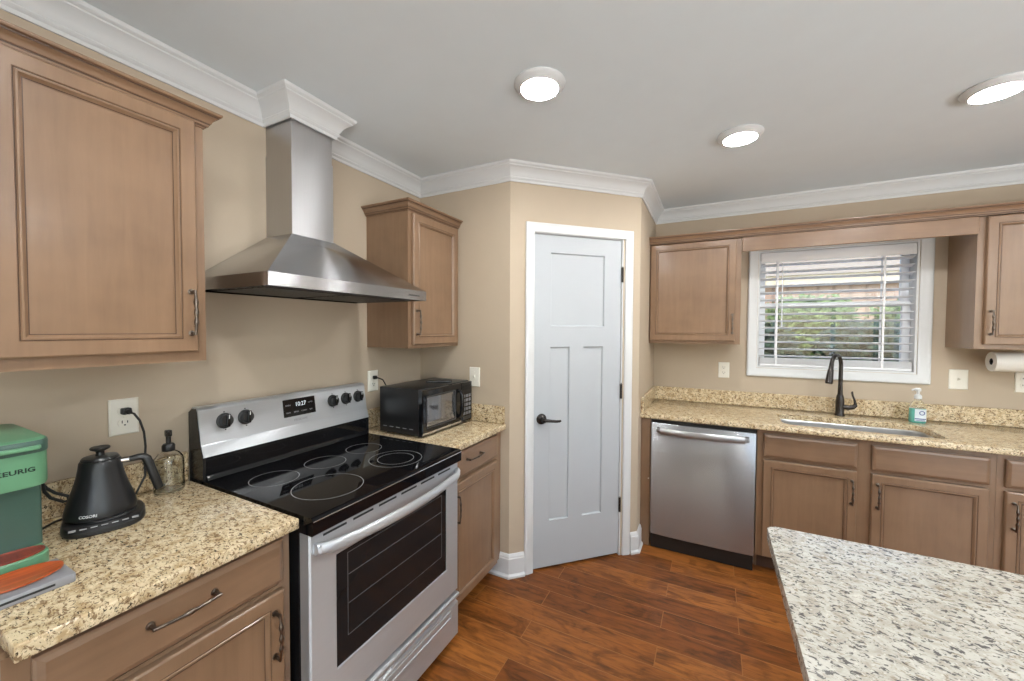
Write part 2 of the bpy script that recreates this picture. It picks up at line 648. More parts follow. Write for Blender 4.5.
def slab():
    mb = MB()
    rects = [(.264, .632, 1.492, 1.936), (.262, .391, .296, 1.366), (.487, .624, .296, 1.366)]
    xs = sorted({S0, S1} | {r[0] for r in rects} | {r[1] for r in rects})
    zs = sorted({.012, 2.042} | {r[2] for r in rects} | {r[3] for r in rects})
    y = .012
    bm = mb.bm
    vc = {}

    def V(x, yy, z):
        k = (round(x, 5), round(yy, 5), round(z, 5))
        if k not in vc:
            vc[k] = bm.verts.new((x, yy, z))
        return vc[k]
    for i in range(len(xs) - 1):
        for j in range(len(zs) - 1):
            x0, x1, z0, z1 = xs[i], xs[i + 1], zs[j], zs[j + 1]
            xm, zm = (x0 + x1) / 2, (z0 + z1) / 2
            if any(r[0] < xm < r[1] and r[2] < zm < r[3] for r in rects):
                continue
            bm.faces.new((V(x0, y, z0), V(x1, y, z0), V(x1, y, z1), V(x0, y, z1)))
    for (x0, x1, z0, z1) in rects:
        gx = [x for x in xs if x0 <= x <= x1]
        gz = [z for z in zs if z0 <= z <= z1]
        per = [(x, z0) for x in gx] + [(x1, z) for z in gz[1:]] + [(x, z1) for x in gx[::-1][1:]] + [(x0, z) for z in gz[::-1][1:-1]]
        cx, cz = (x0 + x1) / 2, (z0 + z1) / 2

        def inset(p, d):
            x = p[0] + (d if p[0] == x0 else (-d if p[0] == x1 else 0))
            z = p[1] + (d if p[1] == z0 else (-d if p[1] == z1 else 0))
            return x, z
        rings = [[V(p[0], y, p[1]) for p in per]]
        for d, dy in ((.003, .009), (.006, .011)):
            rings.append([V(*(lambda q: (q[0], y + dy, q[1]))(inset(p, d))) for p in per])
        n = len(per)
        for a, b in zip(rings, rings[1:]):
            for k in range(n):
                bm.faces.new((a[k], a[(k + 1) % n], b[(k + 1) % n], b[k]))
        bm.faces.new(rings[-1])
    # sides and back
    e = [ed for ed in bm.edges if len(ed.link_faces) == 1]
    r = bmesh.ops.extrude_edge_only(bm, edges=e)
    nv = [g for g in r['geom'] if isinstance(g, bmesh.types.BMVert)]
    for v in nv:
        v.co.y = .047
    be = [g for g in r['geom'] if isinstance(g, bmesh.types.BMEdge)]
    bmesh.ops.contextual_create(bm, geom=[ed for ed in be if len(ed.link_faces) == 1])
    return mb


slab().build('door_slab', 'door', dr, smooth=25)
cs = MB()
cw = .055
cp = [(0, 0), (0, -.012), (.006, -.016), (.018, -.016), (.040, -.013), (.052, -.011), (cw, -.009), (cw, 0)]


def casing(mb, x0, x1, z0, z1, cp, w, sill=False, legs_to=None):
    """mitred casing around an opening x0..x1, z0..z1 (x, z are the inner edges); profile: (distance from outer edge, y)"""
    lp = []
    pts = [(x0, z0, -1, 0), (x0, z1, -1, 1), (x1, z1, 1, 1), (x1, z0, 1, 0)]
    if sill:
        pts = [(x0, z0, -1, -1), (x0, z1, -1, 1), (x1, z1, 1, 1), (x1, z0, 1, -1)]
    for (x, z, sx, sz) in pts:
        lp.append([(x + sx * (w - d), y, z + sz * (w - d)) for d, y in cp])
    mb.loft(lp, ring=sill)


casing(cs, .150, .772, .002, 2.048, cp, cw)
cs.build('door_casing', 'white', dr)
jb = MB().box(DT0 + .001, .1485, .001, .099, 0, 2.052).box(.7535, DT1 - .001, .001, .099, 0, 2.052).box(.1485, .7535, .001, .099, 2.0435, 2.052)
jb.build('door_jamb', 'white', dr)
hd = MB().lathe([(.001, .011), (.031, .011), (.033, .006), (.031, .000), (.024, -.005), (.015, -.010), (.013, -.046), (.001, -.047)], (.205, 0, .930), 28, 'y')
hd.tube([(.205, -.042, .930), (.225, -.046, .929), (.255, -.050, .926), (.278, -.050, .923), (.300, -.047, .922), (.310, -.043, .923)],
        [.011, .010, .009, .0085, .008, .006], 12)
hd.build('lever_handle', 'bronze', dr)
MB().box(.1535, .1465, .004, .0118, .900, .962).build('latch_plate', 'bronze', dr)
for z in (1.823, 1.075, .334):
    h = MB().cyl((.757, .004, z - .047), (.757, .004, z + .047), .0075, n=12)
    h.lathe([(.001, z + .047), (.005, z + .049), (.003, z + .055), (.001, z + .056)], (.757, .004, 0), 10)
    h.build('hinge', 'bronze', dr)

# ------------------------------------------------------------------ window over the sink
wd = sempty('window_1', (0, 0, 0))
mb = MB()
wc = [(0, B), (0, B - .014), (.006, B - .019), (.016, B - .019), (.022, B - .016), (.044, B - .013), (.052, B - .010), (.060, B - .007), (.060, B)]
casing(mb, WX0, WX1, WZ0, WZ1, wc, .062, True)
mb.build('window_casing', 'white', wd)
jt = .012
mb = MB()
mb.box(WX0 + .0005, WX0 + jt, B + .0, B + .145, WZ0, WZ1).box(WX1 - jt, WX1 - .0005, B, B + .145, WZ0, WZ1)
mb.box(WX0 + jt, WX1 - jt, B, B + .145, WZ0 + .0005, WZ0 + jt).box(WX0 + jt, WX1 - jt, B, B + .145, WZ1 - jt, WZ1 - .0005)
mb.build('window_jamb', 'white', wd)
GX0, GX1 = WX0 + jt, WX1 - jt


def sash(name, z0, z1, y0, y1, rail_b, rail_t):
    f = MB()
    st = .042
    f.box(GX0 + .001, GX0 + st, y0, y1, z0, z1, .003, 1).box(GX1 - st, GX1 - .001, y0, y1, z0, z1, .003, 1)
    f.box(GX0 + st - .004, GX1 - st + .004, y0, y1, z0, z0 + rail_b, .003, 1).box(GX0 + st - .004, GX1 - st + .004, y0, y1, z1 - rail_t, z1, .003, 1)
    fo = f.build(name, 'vinyl', wd)
    MB().box(GX0 + st, GX1 - st, (y0 + y1) / 2 - .002, (y0 + y1) / 2 + .002, z0 + rail_b, z1 - rail_t).build('pane', 'pane', fo, smooth=0)


sash('lower_sash', WZ0 + jt, 1.672, B + .068, B + .100, .055, .036)
sash('upper_sash', 1.640, WZ1 - jt, B + .102, B + .134, .034, .045)

# blinds
bl = thing('window_blind', 'white horizontal slatted blind lowered over the window above the sink', 'blind', (0, B + .034, WZ0 + jt))
bz = WZ0 + jt
mb = MB().box(GX0 + .004, GX1 - .004, -.030, .026, WZ1 - jt - .052 - bz, WZ1 - jt - .002 - bz, .002, 1)
mb.prism([(-.033, WZ1 - jt - .074 - bz), (-.037, WZ1 - jt - .066 - bz), (-.037, WZ1 - jt - .012 - bz), (-.033, WZ1 - jt - .004 - bz), (-.030, WZ1 - jt - .004 - bz), (-.030, WZ1 - jt - .074 - bz)],
         GX0 + .004, GX1 - .004)
mb.build('headrail', 'blind', bl)
mb = MB()
ns = 14
zt, zb = 1.945 - bz, 1.288 - bz
for k in range(ns):
    z = zb + (zt - zb) * k / (ns - 1)
    dz = -.0055
    mb.loft([[(x, -.024, z - dz - .001), (x, 0, z + .0015), (x, .024, z + dz - .001), (x, .024, z + dz + .002), (x, 0, z + .0045), (x, -.024, z - dz + .0022)] for x in (GX0 + .006, GX1 - .006)])
mb.build('slats', 'blind', bl, smooth=50)
mb = MB()
mb.box(GX0 + .006, GX1 - .006, -.026, .026, .002, .020, .004, 2)
for k in range(8):
    mb.box(GX0 + .006, GX1 - .006, -.025, .025, .0225 + k * .005, .0255 + k * .005)
mb.build('bottom_rail', 'blind', bl)
for x in (2.130, 2.712):
    mb = MB()
    for dy in (-.0262, .0262):
        mb.box(x - .0055, x + .0055, dy - .0005, dy + .0005, .02, WZ1 - jt - .05 - bz)
    mb.build('ladder_tape', 'blind', bl)
MB().tube([(2.157, -.031, WZ1 - jt - .075 - bz), (2.158, -.033, 1.75 - bz), (2.159, -.032, 1.50 - bz)], [.003, .0035, .004], 8).build('tilt_wand', 'blind', bl)


# ------------------------------------------------------------------ cabinets
def pull(mb, p, length, axis, out, r=.0042, bumps=3):
    """antique pull: p = centre on the face, bar along axis vector, standing out along out"""
    p, ax, ou = Vector(p), Vector(axis), Vector(out)
    h = length / 2
    for sgn in (-1, 1):
        q = p + ax * (h * sgn)
        mb.tube([q, q + ou * .003, q + ou * .004, q + ou * .018, q + ou * .024], [.0085, .0085, .005, .0045, .0055], 12)
    pts, rad = [], []
    n = 26
    for i in range(n + 1):
        t = -1 + 2 * i / n
        pts.append(p + ax * (t * (h + .004)) + ou * (.024 + .006 * (1 - t * t)))
        b = 0
        for c in ([-.45, 0, .45] if bumps == 3 else [0]):
            b += math.exp(-((t - c) / .13) ** 2)
        rad.append(r * (.82 + .75 * min(b, 1)) if bumps else r)
    rad[0] = rad[-1] = r * .9
    mb.tube(pts, rad, 12)
    return mb


def door_front(mb, x0, x1, z0, z1, fy=0.0, panel=True):
    """shaker door in the XZ plane; back face at y=fy, front at fy-.020, stepped bead around a recessed panel"""
    y0 = fy
    steps = [(.0, 0), (.0, -.016), (.002, -.0185), (.0045, -.020), (.038, -.020), (.0395, -.0175), (.041, -.0175), (.043, -.0205), (.047, -.0205),
             (.050, -.016), (.054, -.0125), (.055, -.0105)] if panel else [(.0, 0), (.0, -.013), (.004, -.0165), (.010, -.0185), (.014, -.020)]
    loops = []
    for ins, dy in steps:
        loops.append([(x0 + ins, y0 + dy, z0 + ins), (x1 - ins, y0 + dy, z0 + ins), (x1 - ins, y0 + dy, z1 - ins), (x0 + ins, y0 + dy, z1 - ins)])
    mb.loft(loops)
    return mb


def door_glaze(x0, x1, z0, z1, parent, fy=-.001):
    m = MB()
    for a, b, dy in ((.0393, .0412, -.0177), (.0535, .0555, -.0128)):
        m.loft([[(x0 + q, fy + dy, z0 + q), (x1 - q, fy + dy, z0 + q), (x1 - q, fy + dy, z1 - q), (x0 + q, fy + dy, z1 - q)] for q in (a, b)], caps=(False, False))
    m.build('glaze_line', 'glaze', parent, smooth=0)


CABCROWN = [(0, -.006), (.005, -.006), (.006, -.001), (.012, .001), (.013, .008), (.017, .010), (.019, .017), (.024, .024), (.030, .028), (.031, .032), (.037, .034), (.039, .038), (.039, .042), (0, .042)]


def glaze_strips(path, z0, parent, k=1.0):
    for a, b, c, d in ((.0045, .0068, -.003, .0005), (.0122, .0146, .0065, .0095), (.0292, .0318, .0285, .0315)):
        MB().sweep(path, [(a * k, z0 + c), (b * k, z0 + c), (b * k, z0 + d), (a * k, z0 + d)]).build('glaze_line', 'glaze', parent, smooth=0)


def carcass(parent, W, dep, z0, z1, toe=False):
    t = .016
    mb = MB()
    y0 = .0195
    mb.box(0, t, y0, dep, z0, z1).box(W - t, W, y0, dep, z0, z1)
    if toe:
        mb.box(0, t, .075, dep, 0, z0).box(W - t, W, .075, dep, 0, z0)
    mb.box(t, W - t, y0, dep, z0, z0 + t).box(t, W - t, dep - .008, dep, z0 + t, z1)
    if not toe:
        mb.box(t, W - t, y0, dep, z1 - t, z1)
    mb.build('carcass', 'cab', parent, smooth=0)
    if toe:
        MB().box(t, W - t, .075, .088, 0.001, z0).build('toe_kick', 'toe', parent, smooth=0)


def frame(parent, W, z0, z1, stiles, rails):
    """face frame boards, front at y=0"""
    mb = MB()
    for a, b in stiles:
        mb.box(a, b, 0, .019, z0, z1)
    for (a, b, c, d) in rails:
        mb.box(a, b, .0, .019, c, d)
    mb.build('face_frame', 'cab', parent, smooth=0)


PULLV = .125


def base_cabinet(label, loc, rz, W, fronts, dep=.607, z1=.879, stiles=None, group='base cabinets'):
    root = thing('base_cabinet', label, 'cabinet', loc, rz, group)
    carcass(root, W, dep, .104, z1, True)
    st = stiles or [(0, .034), (W - .034, W)]
    rails = []
    for a, b in zip(st, st[1:]):
        rails += [(a[1], b[0], .104, .130), (a[1], b[0], .700, .726), (a[1], b[0], .846, z1)]
    frame(root, W, .104, z1, st, rails)
    for f in fronts:
        kind, x0, x1, za, zb_, hx = f
        mb = MB()
        door_front(mb, x0, x1, za, zb_, -.001, kind == 'door')
        d = mb.build('door' if kind == 'door' else 'drawer', 'cab' if kind == 'door' else 'cabh', root, smooth=20)
        if kind == 'door':
            door_glaze(x0, x1, za, zb_, d)
        if hx is not None:
            if kind == 'door':
                pull(MB(), (hx, -.021, zb_ - .116), PULLV, (0, 0, 1), (0, -1, 0)).build('handle', 'pull', d)
            else:
                pull(MB(), (hx, -.021, (za + zb_) / 2 + .015), PULLV, (1, 0, 0), (0, -1, 0), bumps=1).build('handle', 'pull', d)
    return root


def wall_cabinet(label, loc, rz, W, z0, z1, doors, dep=.298, stiles=None, crown_path=None, group='wall cabinets'):
    root = thing('wall_cabinet', label, 'cabinet', (loc[0], loc[1], z0), rz, group)
    zz = z1 - z0
    carcass(root, W, dep, 0, zz)
    st = stiles or [(0, .034), (W - .034, W)]
    rails = []
    for a, b in zip(st, st[1:]):
        rails += [(a[1], b[0], 0, .034), (a[1], b[0], zz - .034, zz)]
    frame(root, W, 0, zz, st, rails)
    for x0, x1, za, zb_, hx in doors:
        d = door_front(MB(), x0, x1, za - z0, zb_ - z0, -.001).build('door', 'cab', root, smooth=20)
        door_glaze(x0, x1, za - z0, zb_ - z0, d)
        pull(MB(), (hx, -.021, za - z0 + .118), PULLV, (0, 0, 1), (0, -1, 0)).build('handle', 'pull', d)
    if crown_path:
        glaze_strips(crown_path, zz, MB().sweep(crown_path, [(o_, zz + z_) for o_, z_ in CABCROWN]).build('crown', 'cabh', root, smooth=25))
    return root


# left wall run (fronts face +x): local x = world y - y0, local y = world x measured back from the front
LY0 = -1.838
base_cabinet('brown base cabinet under the counter with the coffee maker and kettle', (.609, LY0, 0), 90, .530,
             [('drawer', .034, .503, .737, .862, .262), ('door', .034, .503, .112, .716, .473)])
base_cabinet('narrow brown base cabinet between the range and the pantry corner', (.609, -.5255, 0), 90, .5235,
             [('drawer', .020, .456, .737, .864, .200), ('door', .020, .456, .112, .716, .040)], stiles=[(0, .034), (.445, .5235)])
LW0 = -1.836
wall_cabinet('large upper cabinet left of the range hood above the kettle', (.300, LW0), 90, LW0 * -1 - 1.370, 1.369, 2.096,
             [(.050, .438, 1.399, 2.094, .419)], crown_path=[(.466, .298), (.466, 0), (0, 0)][::-1])
wall_cabinet('small upper cabinet right of the range hood above the microwave', (.300, -.450), 90, .448, 1.369, 2.096,
             [(.022, .424, 1.387, 2.080, .044)], crown_path=[(0, .298), (0, 0), (.448, 0)][::1])
fr = thing('refrigerator_cabinet', 'dark corner of a deeper cabinet top at the upper left edge', 'cabinet', (.532, -2.75, 1.72), 90)
carcass(fr, .902, .531, 0, .285)
frame(fr, .902, 0, .285, [(0, .034), (.434, .468), (.868, .902)], [(.034, .434, 0, .034), (.034, .434, .251, .285), (.468, .868, 0, .034), (.468, .868, .251, .285)])
for a, b, hx in ((.022, .444, .420), (.458, .880, .482)):
    d = door_front(MB(), a, b, .014, .272, -.001).build('door', 'cab', fr, smooth=20)
    pull(MB(), (hx, -.021, .10), PULLV, (0, 0, 1), (0, -1, 0)).build('handle', 'pull', d)
MB().sweep([(0, .17), (0, 0), (.902, 0), (.902, .17)], [(o_ * .95, .287 + z_) for o_, z_ in CABCROWN]).build('crown', 'toe', fr, smooth=25)

# back wall run
YB = B - .600     # face of the base cabinets
x = A + D + .001
ep = thing('end_panel', 'narrow brown filler panel left of the dishwasher', 'panel', (x, YB, 0))
MB().box(0, .062, 0, .019, 0, .879).box(.048, .0618, .0195, .598, 0, .879).build('panel_board', 'cab', ep, smooth=0)
MB().lathe([(.001, -.0045), (.003, -.004), (.004, -.0005), (.001, -.0003)], (.052, 0, .462), 10, 'y').build('screw_cap', 'plate', ep)
base_cabinet('brown sink cabinet with two doors under the sink', (1.972, YB, 0), 0, .998,
             [('drawer', .032, .468, .717, .852, None), ('drawer', .530, .972, .717, .852, None),
              ('door', .032, .468, .112, .698, .457 - .012), ('door', .530, .972, .112, .698, .553)], stiles=[(0, .044), (.452, .546), (.960, .998)], dep=.598)
base_cabinet('brown base cabinet right of the sink, cut by the frame edge', (2.971, YB, 0), 0, .76,
             [('drawer', .027, .372, .717, .852, .20), ('door', .027, .372, .112, .698, .053), ('drawer', .388, .733, .717, .852, .56), ('door', .388, .733, .112, .698, .707)],
             stiles=[(0, .04), (.36, .40), (.72, .76)], dep=.598)
YU = B - .300
wall_cabinet('upper cabinet left of the window over the dishwasher', (x, YU), 0, .590, 1.376, 2.096,
             [(.008, .558, 1.398, 2.092, .542)], stiles=[(0, .034), (.546, .590)])
wall_cabinet('upper cabinet right of the window above the paper towel roll', (3.000, YU), 0, .76, 1.376, 2.096,
             [(.032, .372, 1.402, 2.092, .052), (.388, .738, 1.402, 2.092, .718)], stiles=[(0, .04), (.36, .40), (.72, .76)])
vb = MB().box(x + .5915, 2.9985, YU - .020, YU, 2.001, 2.096, .003, 1)
tag(vb.build('valance_board', 'cabh'), 'brown valance board spanning the top of the window', 'valance')
cvr = thing('cabinet_crown', 'long brown crown moulding along the cabinets by the window', 'moulding', (x + .001, YU, 2.098))
cvp = [(0, 0), (2.6, 0)]
MB().sweep(cvp, [(-.02, 0), (.022, 0), (.024, .006), (.030, .008), (.031, .015), (.035, .017), (.038, .025), (.043, .032), (.049, .036), (.050, .040), (.056, .042), (.058, .046), (.058, .050), (-.02, .050)]).build('crown', 'cabh', cvr, smooth=25)
for a, b, c, d in ((.0215, .0248, .003, .0065), (.0305, .0328, .0135, .0165), (.0482, .0508, .0365, .0395)):
    MB().sweep(cvp, [(a, c), (b, c), (b, d), (a, d)]).build('glaze_line', 'glaze', cvr, smooth=0)

# ------------------------------------------------------------------ counters
CT0, CT1 = .8805, .914


def slab_poly(mb, poly, z0=CT0, z1=CT1, bev=.005):
    t = bmesh.new()
    a = [t.verts.new((p[0], p[1], z0)) for p in poly]
    b = [t.verts.new((p[0], p[1], z1)) for p in poly]
    n = len(poly)
    t.faces.new(a[::-1])
    t.faces.new(b)
    for i in range(n):
        t.faces.new((a[i], a[(i + 1) % n], b[(i + 1) % n], b[i]))
    ed = [e for e in t.edges if abs(e.verts[0].co.z - e.verts[1].co.z) < 1e-6]
    bmesh.ops.bevel(t, geom=ed, offset=bev, segments=3, profile=.5, affect='EDGES')
    mb.merge(t)
    return mb


def splash(mb, x0, x1, y0, y1):
    return mb.box(x0, x1, y0, y1, CT1 + .0005, 1.017, .003, 1)


ct = thing('countertop', 'gold speckled granite counter holding the coffee maker and kettle', 'countertop', (0, 0, 0), 0, 'granite countertops')
slab_poly(MB(), [(.001, LY0 + .008), (.648, LY0 + .008), (.648, -1.302), (.001, -1.302)]).build('slab', 'granite', ct)
splash(MB(), .001, .021, LY0 + .008, -1.302).build('backsplash', 'granite', ct)
ct = thing('countertop', 'small gold granite counter in the corner under the microwave', 'countertop', (0, 0, 0), 0, 'granite countertops')
slab_poly(MB(), [(.001, -.530), (.642, -.530), (.642, -.001), (.001, -.001)]).build('slab', 'granite', ct)
splash(MB(), .001, .021, -.529, -.001).build('backsplash', 'granite', ct)
splash(MB(), .0215, .638, -.021, -.001).build('backsplash', 'granite', ct)

# back counter with the sink cut-out
SX0, SX1, SY0, SY1 = 2.110, 2.825, .790, 1.128
ct = thing('countertop', 'long gold granite counter with the sink under the window', 'countertop', (0, 0, 0), 0, 'granite countertops')


def counter_hole(mb, x0, x1, y0, y1, hx0, hx1, hy0, hy1, r):
    n = 6
    hole = []
    for cx, cy, a0 in ((hx1 - r, hy1 - r, 0), (hx0 + r, hy1 - r, 90), (hx0 + r, hy0 + r, 180), (hx1 - r, hy0 + r, 270)):
        for k in range(n + 1):
            a = R(a0 + 90 * k / n)
            hole.append((cx + r * math.cos(a), cy + r * math.sin(a)))
    outer = []
    corners = [(x1, y1), (x0, y1), (x0, y0), (x1, y0)]
    # radial matching: hole quadrant i maps to corner i
    m = len(hole)
    b = .005
    t = mb.bm

    def rect(ins, z):
        return [t.verts.new((cx + (-ins if cx == x1 else ins), cy + (-ins if cy == y1 else ins), z)) for cx, cy in corners]

    def hl(off, z):
        c = Vector(((hx0 + hx1) / 2, (hy0 + hy1) / 2))
        out = []
        for i, p in enumerate(hole):
            q = i // (n + 1)
            k = i % (n + 1)
            a = R([0, 90, 180, 270][q] + 90 * k / n)
            out.append(t.verts.new((p[0] + off * math.cos(a), p[1] + off * math.sin(a), z)))
        return out
    R0 = [rect(b, CT1), rect(b * .3, CT1 - b * .3), rect(0, CT1 - b), rect(0, CT0 + b), rect(b, CT0)]
    H0 = [hl(.003, CT1), hl(0, CT1 - .003), hl(0, CT0)]
    for ra, rb in zip(R0, R0[1:]):
        for i in range(4):
            t.faces.new((ra[i], ra[(i + 1) % 4], rb[(i + 1) % 4], rb[i]))
    for ha, hb in zip(H0, H0[1:]):
        for i in range(m):
            t.faces.new((ha[i], ha[(i + 1) % m], hb[(i + 1) % m], hb[i]))
    for ro, ho in ((R0[0], H0[0]), (R0[-1], H0[-1])):
        for q in range(4):
            for k in range(n):
                i = q * (n + 1) + k
                t.faces.new((ro[q], ho[i], ho[i + 1]))
            i = q * (n + 1) + n
            j = (i + 1) % m
            t.faces.new((ro[q], ho[i], ho[j], ro[(q + 1) % 4]))
    return mb


counter_hole(MB(), x, 3.75, B - .648, B - .001, SX0, SX1, SY0, SY1, .055).build('slab', 'granite', ct)
splash(MB(), x, 3.75, B - .021, B - .001).build('backsplash', 'granite', ct)
splash(MB(), x, x + .020, B - .640, B - .0215).build('backsplash', 'granite', ct)

sk = MB()
loops = []


def rl(ins, z, r=.055, out=0):
    pts = []
    n = 6
    x0, x1, y0, y1 = SX0 + ins, SX1 - ins, SY0 + ins, SY1 - ins
    r = max(r - ins, .012)
    for cx, cy, a0 in ((x1 - r, y1 - r, 0), (x0 + r, y1 - r, 90), (x0 + r, y0 + r, 180), (x1 - r, y0 + r, 270)):
        for k in range(n + 1):
            a = R(a0 + 90 * k / n)
            pts.append((cx + r * math.cos(a), cy + r * math.sin(a), z))
    return pts


zt = CT0 - .001
sk.loft([rl(-.012, zt - .003), rl(-.012, zt), rl(-.003, zt), rl(.002, zt - .006), rl(.006, zt - .15), rl(.03, zt - .172), rl(.1, zt - .178)], caps=(False, True))
so = thing('sink', 'undermount steel sink basin set in the counter under the window', 'sink', (0, 0, 0))
sk.build('basin', 'sink', so)
MB().lathe([(.02, zt - .176), (.044, zt - .1765), (.046, zt - .1745), (.038, zt - .1735), (.02, zt - .1765)], (2.45, .95, 0), 28).build('drain', 'chrome', so)

# faucet
fx, fy = 2.472, 1.235
fa = thing('faucet', 'dark bronze gooseneck faucet behind the sink', 'faucet', (fx, fy, CT1))
MB().lathe([(.001, .0005), (.027, .0005), (.028, .004), (.026, .010), (.0235, .016), (.0235, .060), (.0225, .10), (.020, .125), (.016, .140), (.001, .141)], n=28).build('body', 'bronze', fa)
pts = [(0, 0, .135), (0, 0, .20), (0, 0, .30)]
rad = [.0145, .0125, .0115]
rc = .064
R_Z = .335
for k in range(0, 13):
    a = R(180 * k / 12 * .96)
    q = rc - rc * math.cos(a)
    pts.append((-.56 * q, -.83 * q, R_Z + rc * math.sin(a)))
    rad.append(.0113)
MB().tube(pts, rad, 16).build('spout', 'bronze', fa)
p0 = Vector(pts[-1])
dv = (Vector(pts[-1]) - Vector(pts[-2])).normalized()
MB().tube([p0 - dv * .004, p0 + dv * .030, p0 + dv * .036, p0 + dv * .075, p0 + dv * .120, p0 + dv * .126], [.0125, .0135, .0155, .0185, .0205, .016], 20).build('spray_head', 'bronze', fa)
mb = MB().tube([(.018, 0, .060), (.045, -.002, .058), (.068, -.004, .064), (.080, -.005, .078), (.080, -.005, .082)], [.016, .0155, .0145, .011, .006], 14)
mb.tube([(.066, -.004, .066), (.077, -.006, .085), (.073, -.006, .110), (.064, -.004, .135), (.060, -.003, .158), (.062, -.003, .166)], [.009, .0085, .0065, .0055, .006, .003], 12)
mb.build('lever', 'bronze', fa)

# island
isl = thing('kitchen_island', 'speckled granite island in the right foreground, coloured as brightly lit', 'island', (1.868, -1.80, 0))
pts = []
r_ = .018
for cx, cy, a0 in ((1.45 - r_, 1.092 - r_, 0), (r_, 1.092 - r_, 90), (r_, r_, 180), (1.45 - r_, r_, 270)):
    for k in range(7):
        a = R(a0 + 15 * k)
        pts.append((cx + r_ * math.cos(a), cy + r_ * math.sin(a)))
slab_poly(MB(), pts, bev=.006).build('island_top', 'granite_lit', isl)
MB().box(.10, 1.30, .10, .99, .10, .880).build('island_base', 'cab', isl, smooth=0)
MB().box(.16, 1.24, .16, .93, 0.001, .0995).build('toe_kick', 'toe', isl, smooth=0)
mb = MB()
door_front(mb, .02, .44, .13, .86)
door_front(mb, .46, .87, .13, .86)
t = bmesh.new()
mb2 = MB()
mb2.add(mb, Matrix.Translation((.099, .99, 0)) @ Matrix.Rotation(R(-90), 4, 'Z'))
mb2.build('side_panel', 'cab', isl, smooth=20)
mb = MB()
for k in range(3):
    door_front(mb, .02 + k * .40, .40 + k * .40, .13, .86)
mb2 = MB()
mb2.add(mb, Matrix.Translation((1.30, .991, 0)) @ Matrix.Rotation(R(180), 4, 'Z'))
mb2.build('back_panel', 'cab', isl, smooth=20)

# ------------------------------------------------------------------ dishwasher
dw = thing('dishwasher', 'stainless steel dishwasher under the granite counter', 'dishwasher', (1.3645, B - .63, 0))
W = .601
MB().box(.003, W - .003, .031, .60, .012, .872).build('tub', 'black', dw, smooth=0)
mb = MB()
lp = []
for i in range(25):
    u = -1 + 2 * i / 24
    b_ = .007 * (u * u) ** 1.5
    xx = W / 2 + u * (W / 2 - .001)
    lp.append([(xx, .030, .097), (xx, .004 + b_, .097), (xx, b_, .101), (xx, b_, .846), (xx, .003 + b_, .851), (xx, .030, .853)])
mb.loft(lp)
mb.build('door_panel', 'steeld', dw)
MB().box(.002, W - .002, .012, .030, .854, .8715).build('control_edge', 'black', dw, smooth=0)
MB().box(.004, W - .004, .020, .0305, .004, .094).build('toe_panel', 'black', dw, smooth=0)
pts, rad = [], []
for i in range(25):
    u = -1 + 2 * i / 24
    pts.append((W / 2 + u * .262, -.036 - .014 * (1 - u * u) + (.030 if abs(u) > .999 else 0), (.808 + .006 * u * u)))
lp = []
hb = MB()
for i, p in enumerate(pts):
    s_ = 1 if abs(-1 + 2 * i / 24) < .97 else .8
    lp.append([(p[0], p[1] + .011 * s_ * math.cos(R(a)), p[2] + .021 * s_ * math.sin(R(a))) for a in range(0, 360, 24)])
hb.loft(lp)
for xx in (W / 2 - .252, W / 2 + .252):
    hb.box(xx - .013, xx + .013, -.036, .0035, .800, .824, .004, 2)
hb.build('handle', 'steelx', dw)
MB().lathe([(.012, .0005), (.014, .006), (.010, .012), (.010, .022)], (.59, .05, 0), 12)

# ------------------------------------------------------------------ range hood
hd = thing('range_hood', 'stainless chimney range hood above the black cooktop', 'range hood', (0, -.900, 1.607))
mb = MB()
g = .0015


def hr(x1, y, z):
    return [(g, -y, z), (x1, -y, z), (x1, y, z), (g, y, z)]


mb.loft([hr(.470, .373, .010), hr(.470, .373, .001), hr(.478, .381, 0), hr(.478, .381, .044), hr(.474, .377, .0475), hr(.182, .105, .250), hr(.180, .103, .253)], caps=(False, True))
mb.loft([hr(.470, .373, .010), hr(.460, .363, .012)], caps=(False, False))
mb.build('canopy', 'steel', hd, smooth=20)
MB().loft([hr(.1755, .0985, .2535), hr(.1755, .0985, .600)]).build('chimney_cover', 'steelz', hd, smooth=20)
MB().loft([hr(.1725, .0955, .6003), hr(.1725, .0955, H - 1.607 - .0012)]).build('chimney_extension', 'steelz', hd, smooth=20)
for k in range(2):
    f = MB()
    y0 = -.345 + k * .35
    f.box(.06, .40, y0, y0 + .34, .0045, .009)
    for q in range(11):
        f.box(.075 + q * .029, .092 + q * .029, y0 + .01, y0 + .33, .0005, .0045)
    f.build('filter', 'grey', hd, smooth=0)
MB().box(.015, .465, -.368, .368, .0095, .0115).build('underside', 'grey', hd, smooth=0)
for q in range(5):
    MB().lathe([(.001, .4800), (.0036, .4800), (.0038, .478)], (0, .264 + q * .0155, .021), 12, 'x').build('button', 'black', hd)

# ------------------------------------------------------------------ range
rg = thing('range', 'stainless electric range with black glass cooktop between the counters', 'stove', (.690, -1.2945, 0), 90)
W = .762
fy0 = .012       # front plane of door (x = .678)
mb = MB()
mb.box(.002, W - .002, .058, .640, .030, .890)
mb.build('body', 'enamel', rg, smooth=0)
for xx in (.05, W - .05):
    for yy in (.09, .60):
        MB().cyl((xx, yy, 0), (xx, yy, .030), .018, n=16).build('foot', 'black', rg)
# cooktop
mb = MB()
mb.prism([(-.006, .864), (-.010, .868), (-.010, .910), (-.005, .9165), (.004, .9185), (.600, .9185), (.600, .8905), (.056, .8905), (.056, .864)], .0, W - .009)
mb.build('cooktop', 'ceran', rg, smooth=25)
mb = MB().tube([(.001, -.0108, .908), (W - .010, -.0108, .908)], .0014, 8)
mb.build('edge_trim', 'chrome', rg)


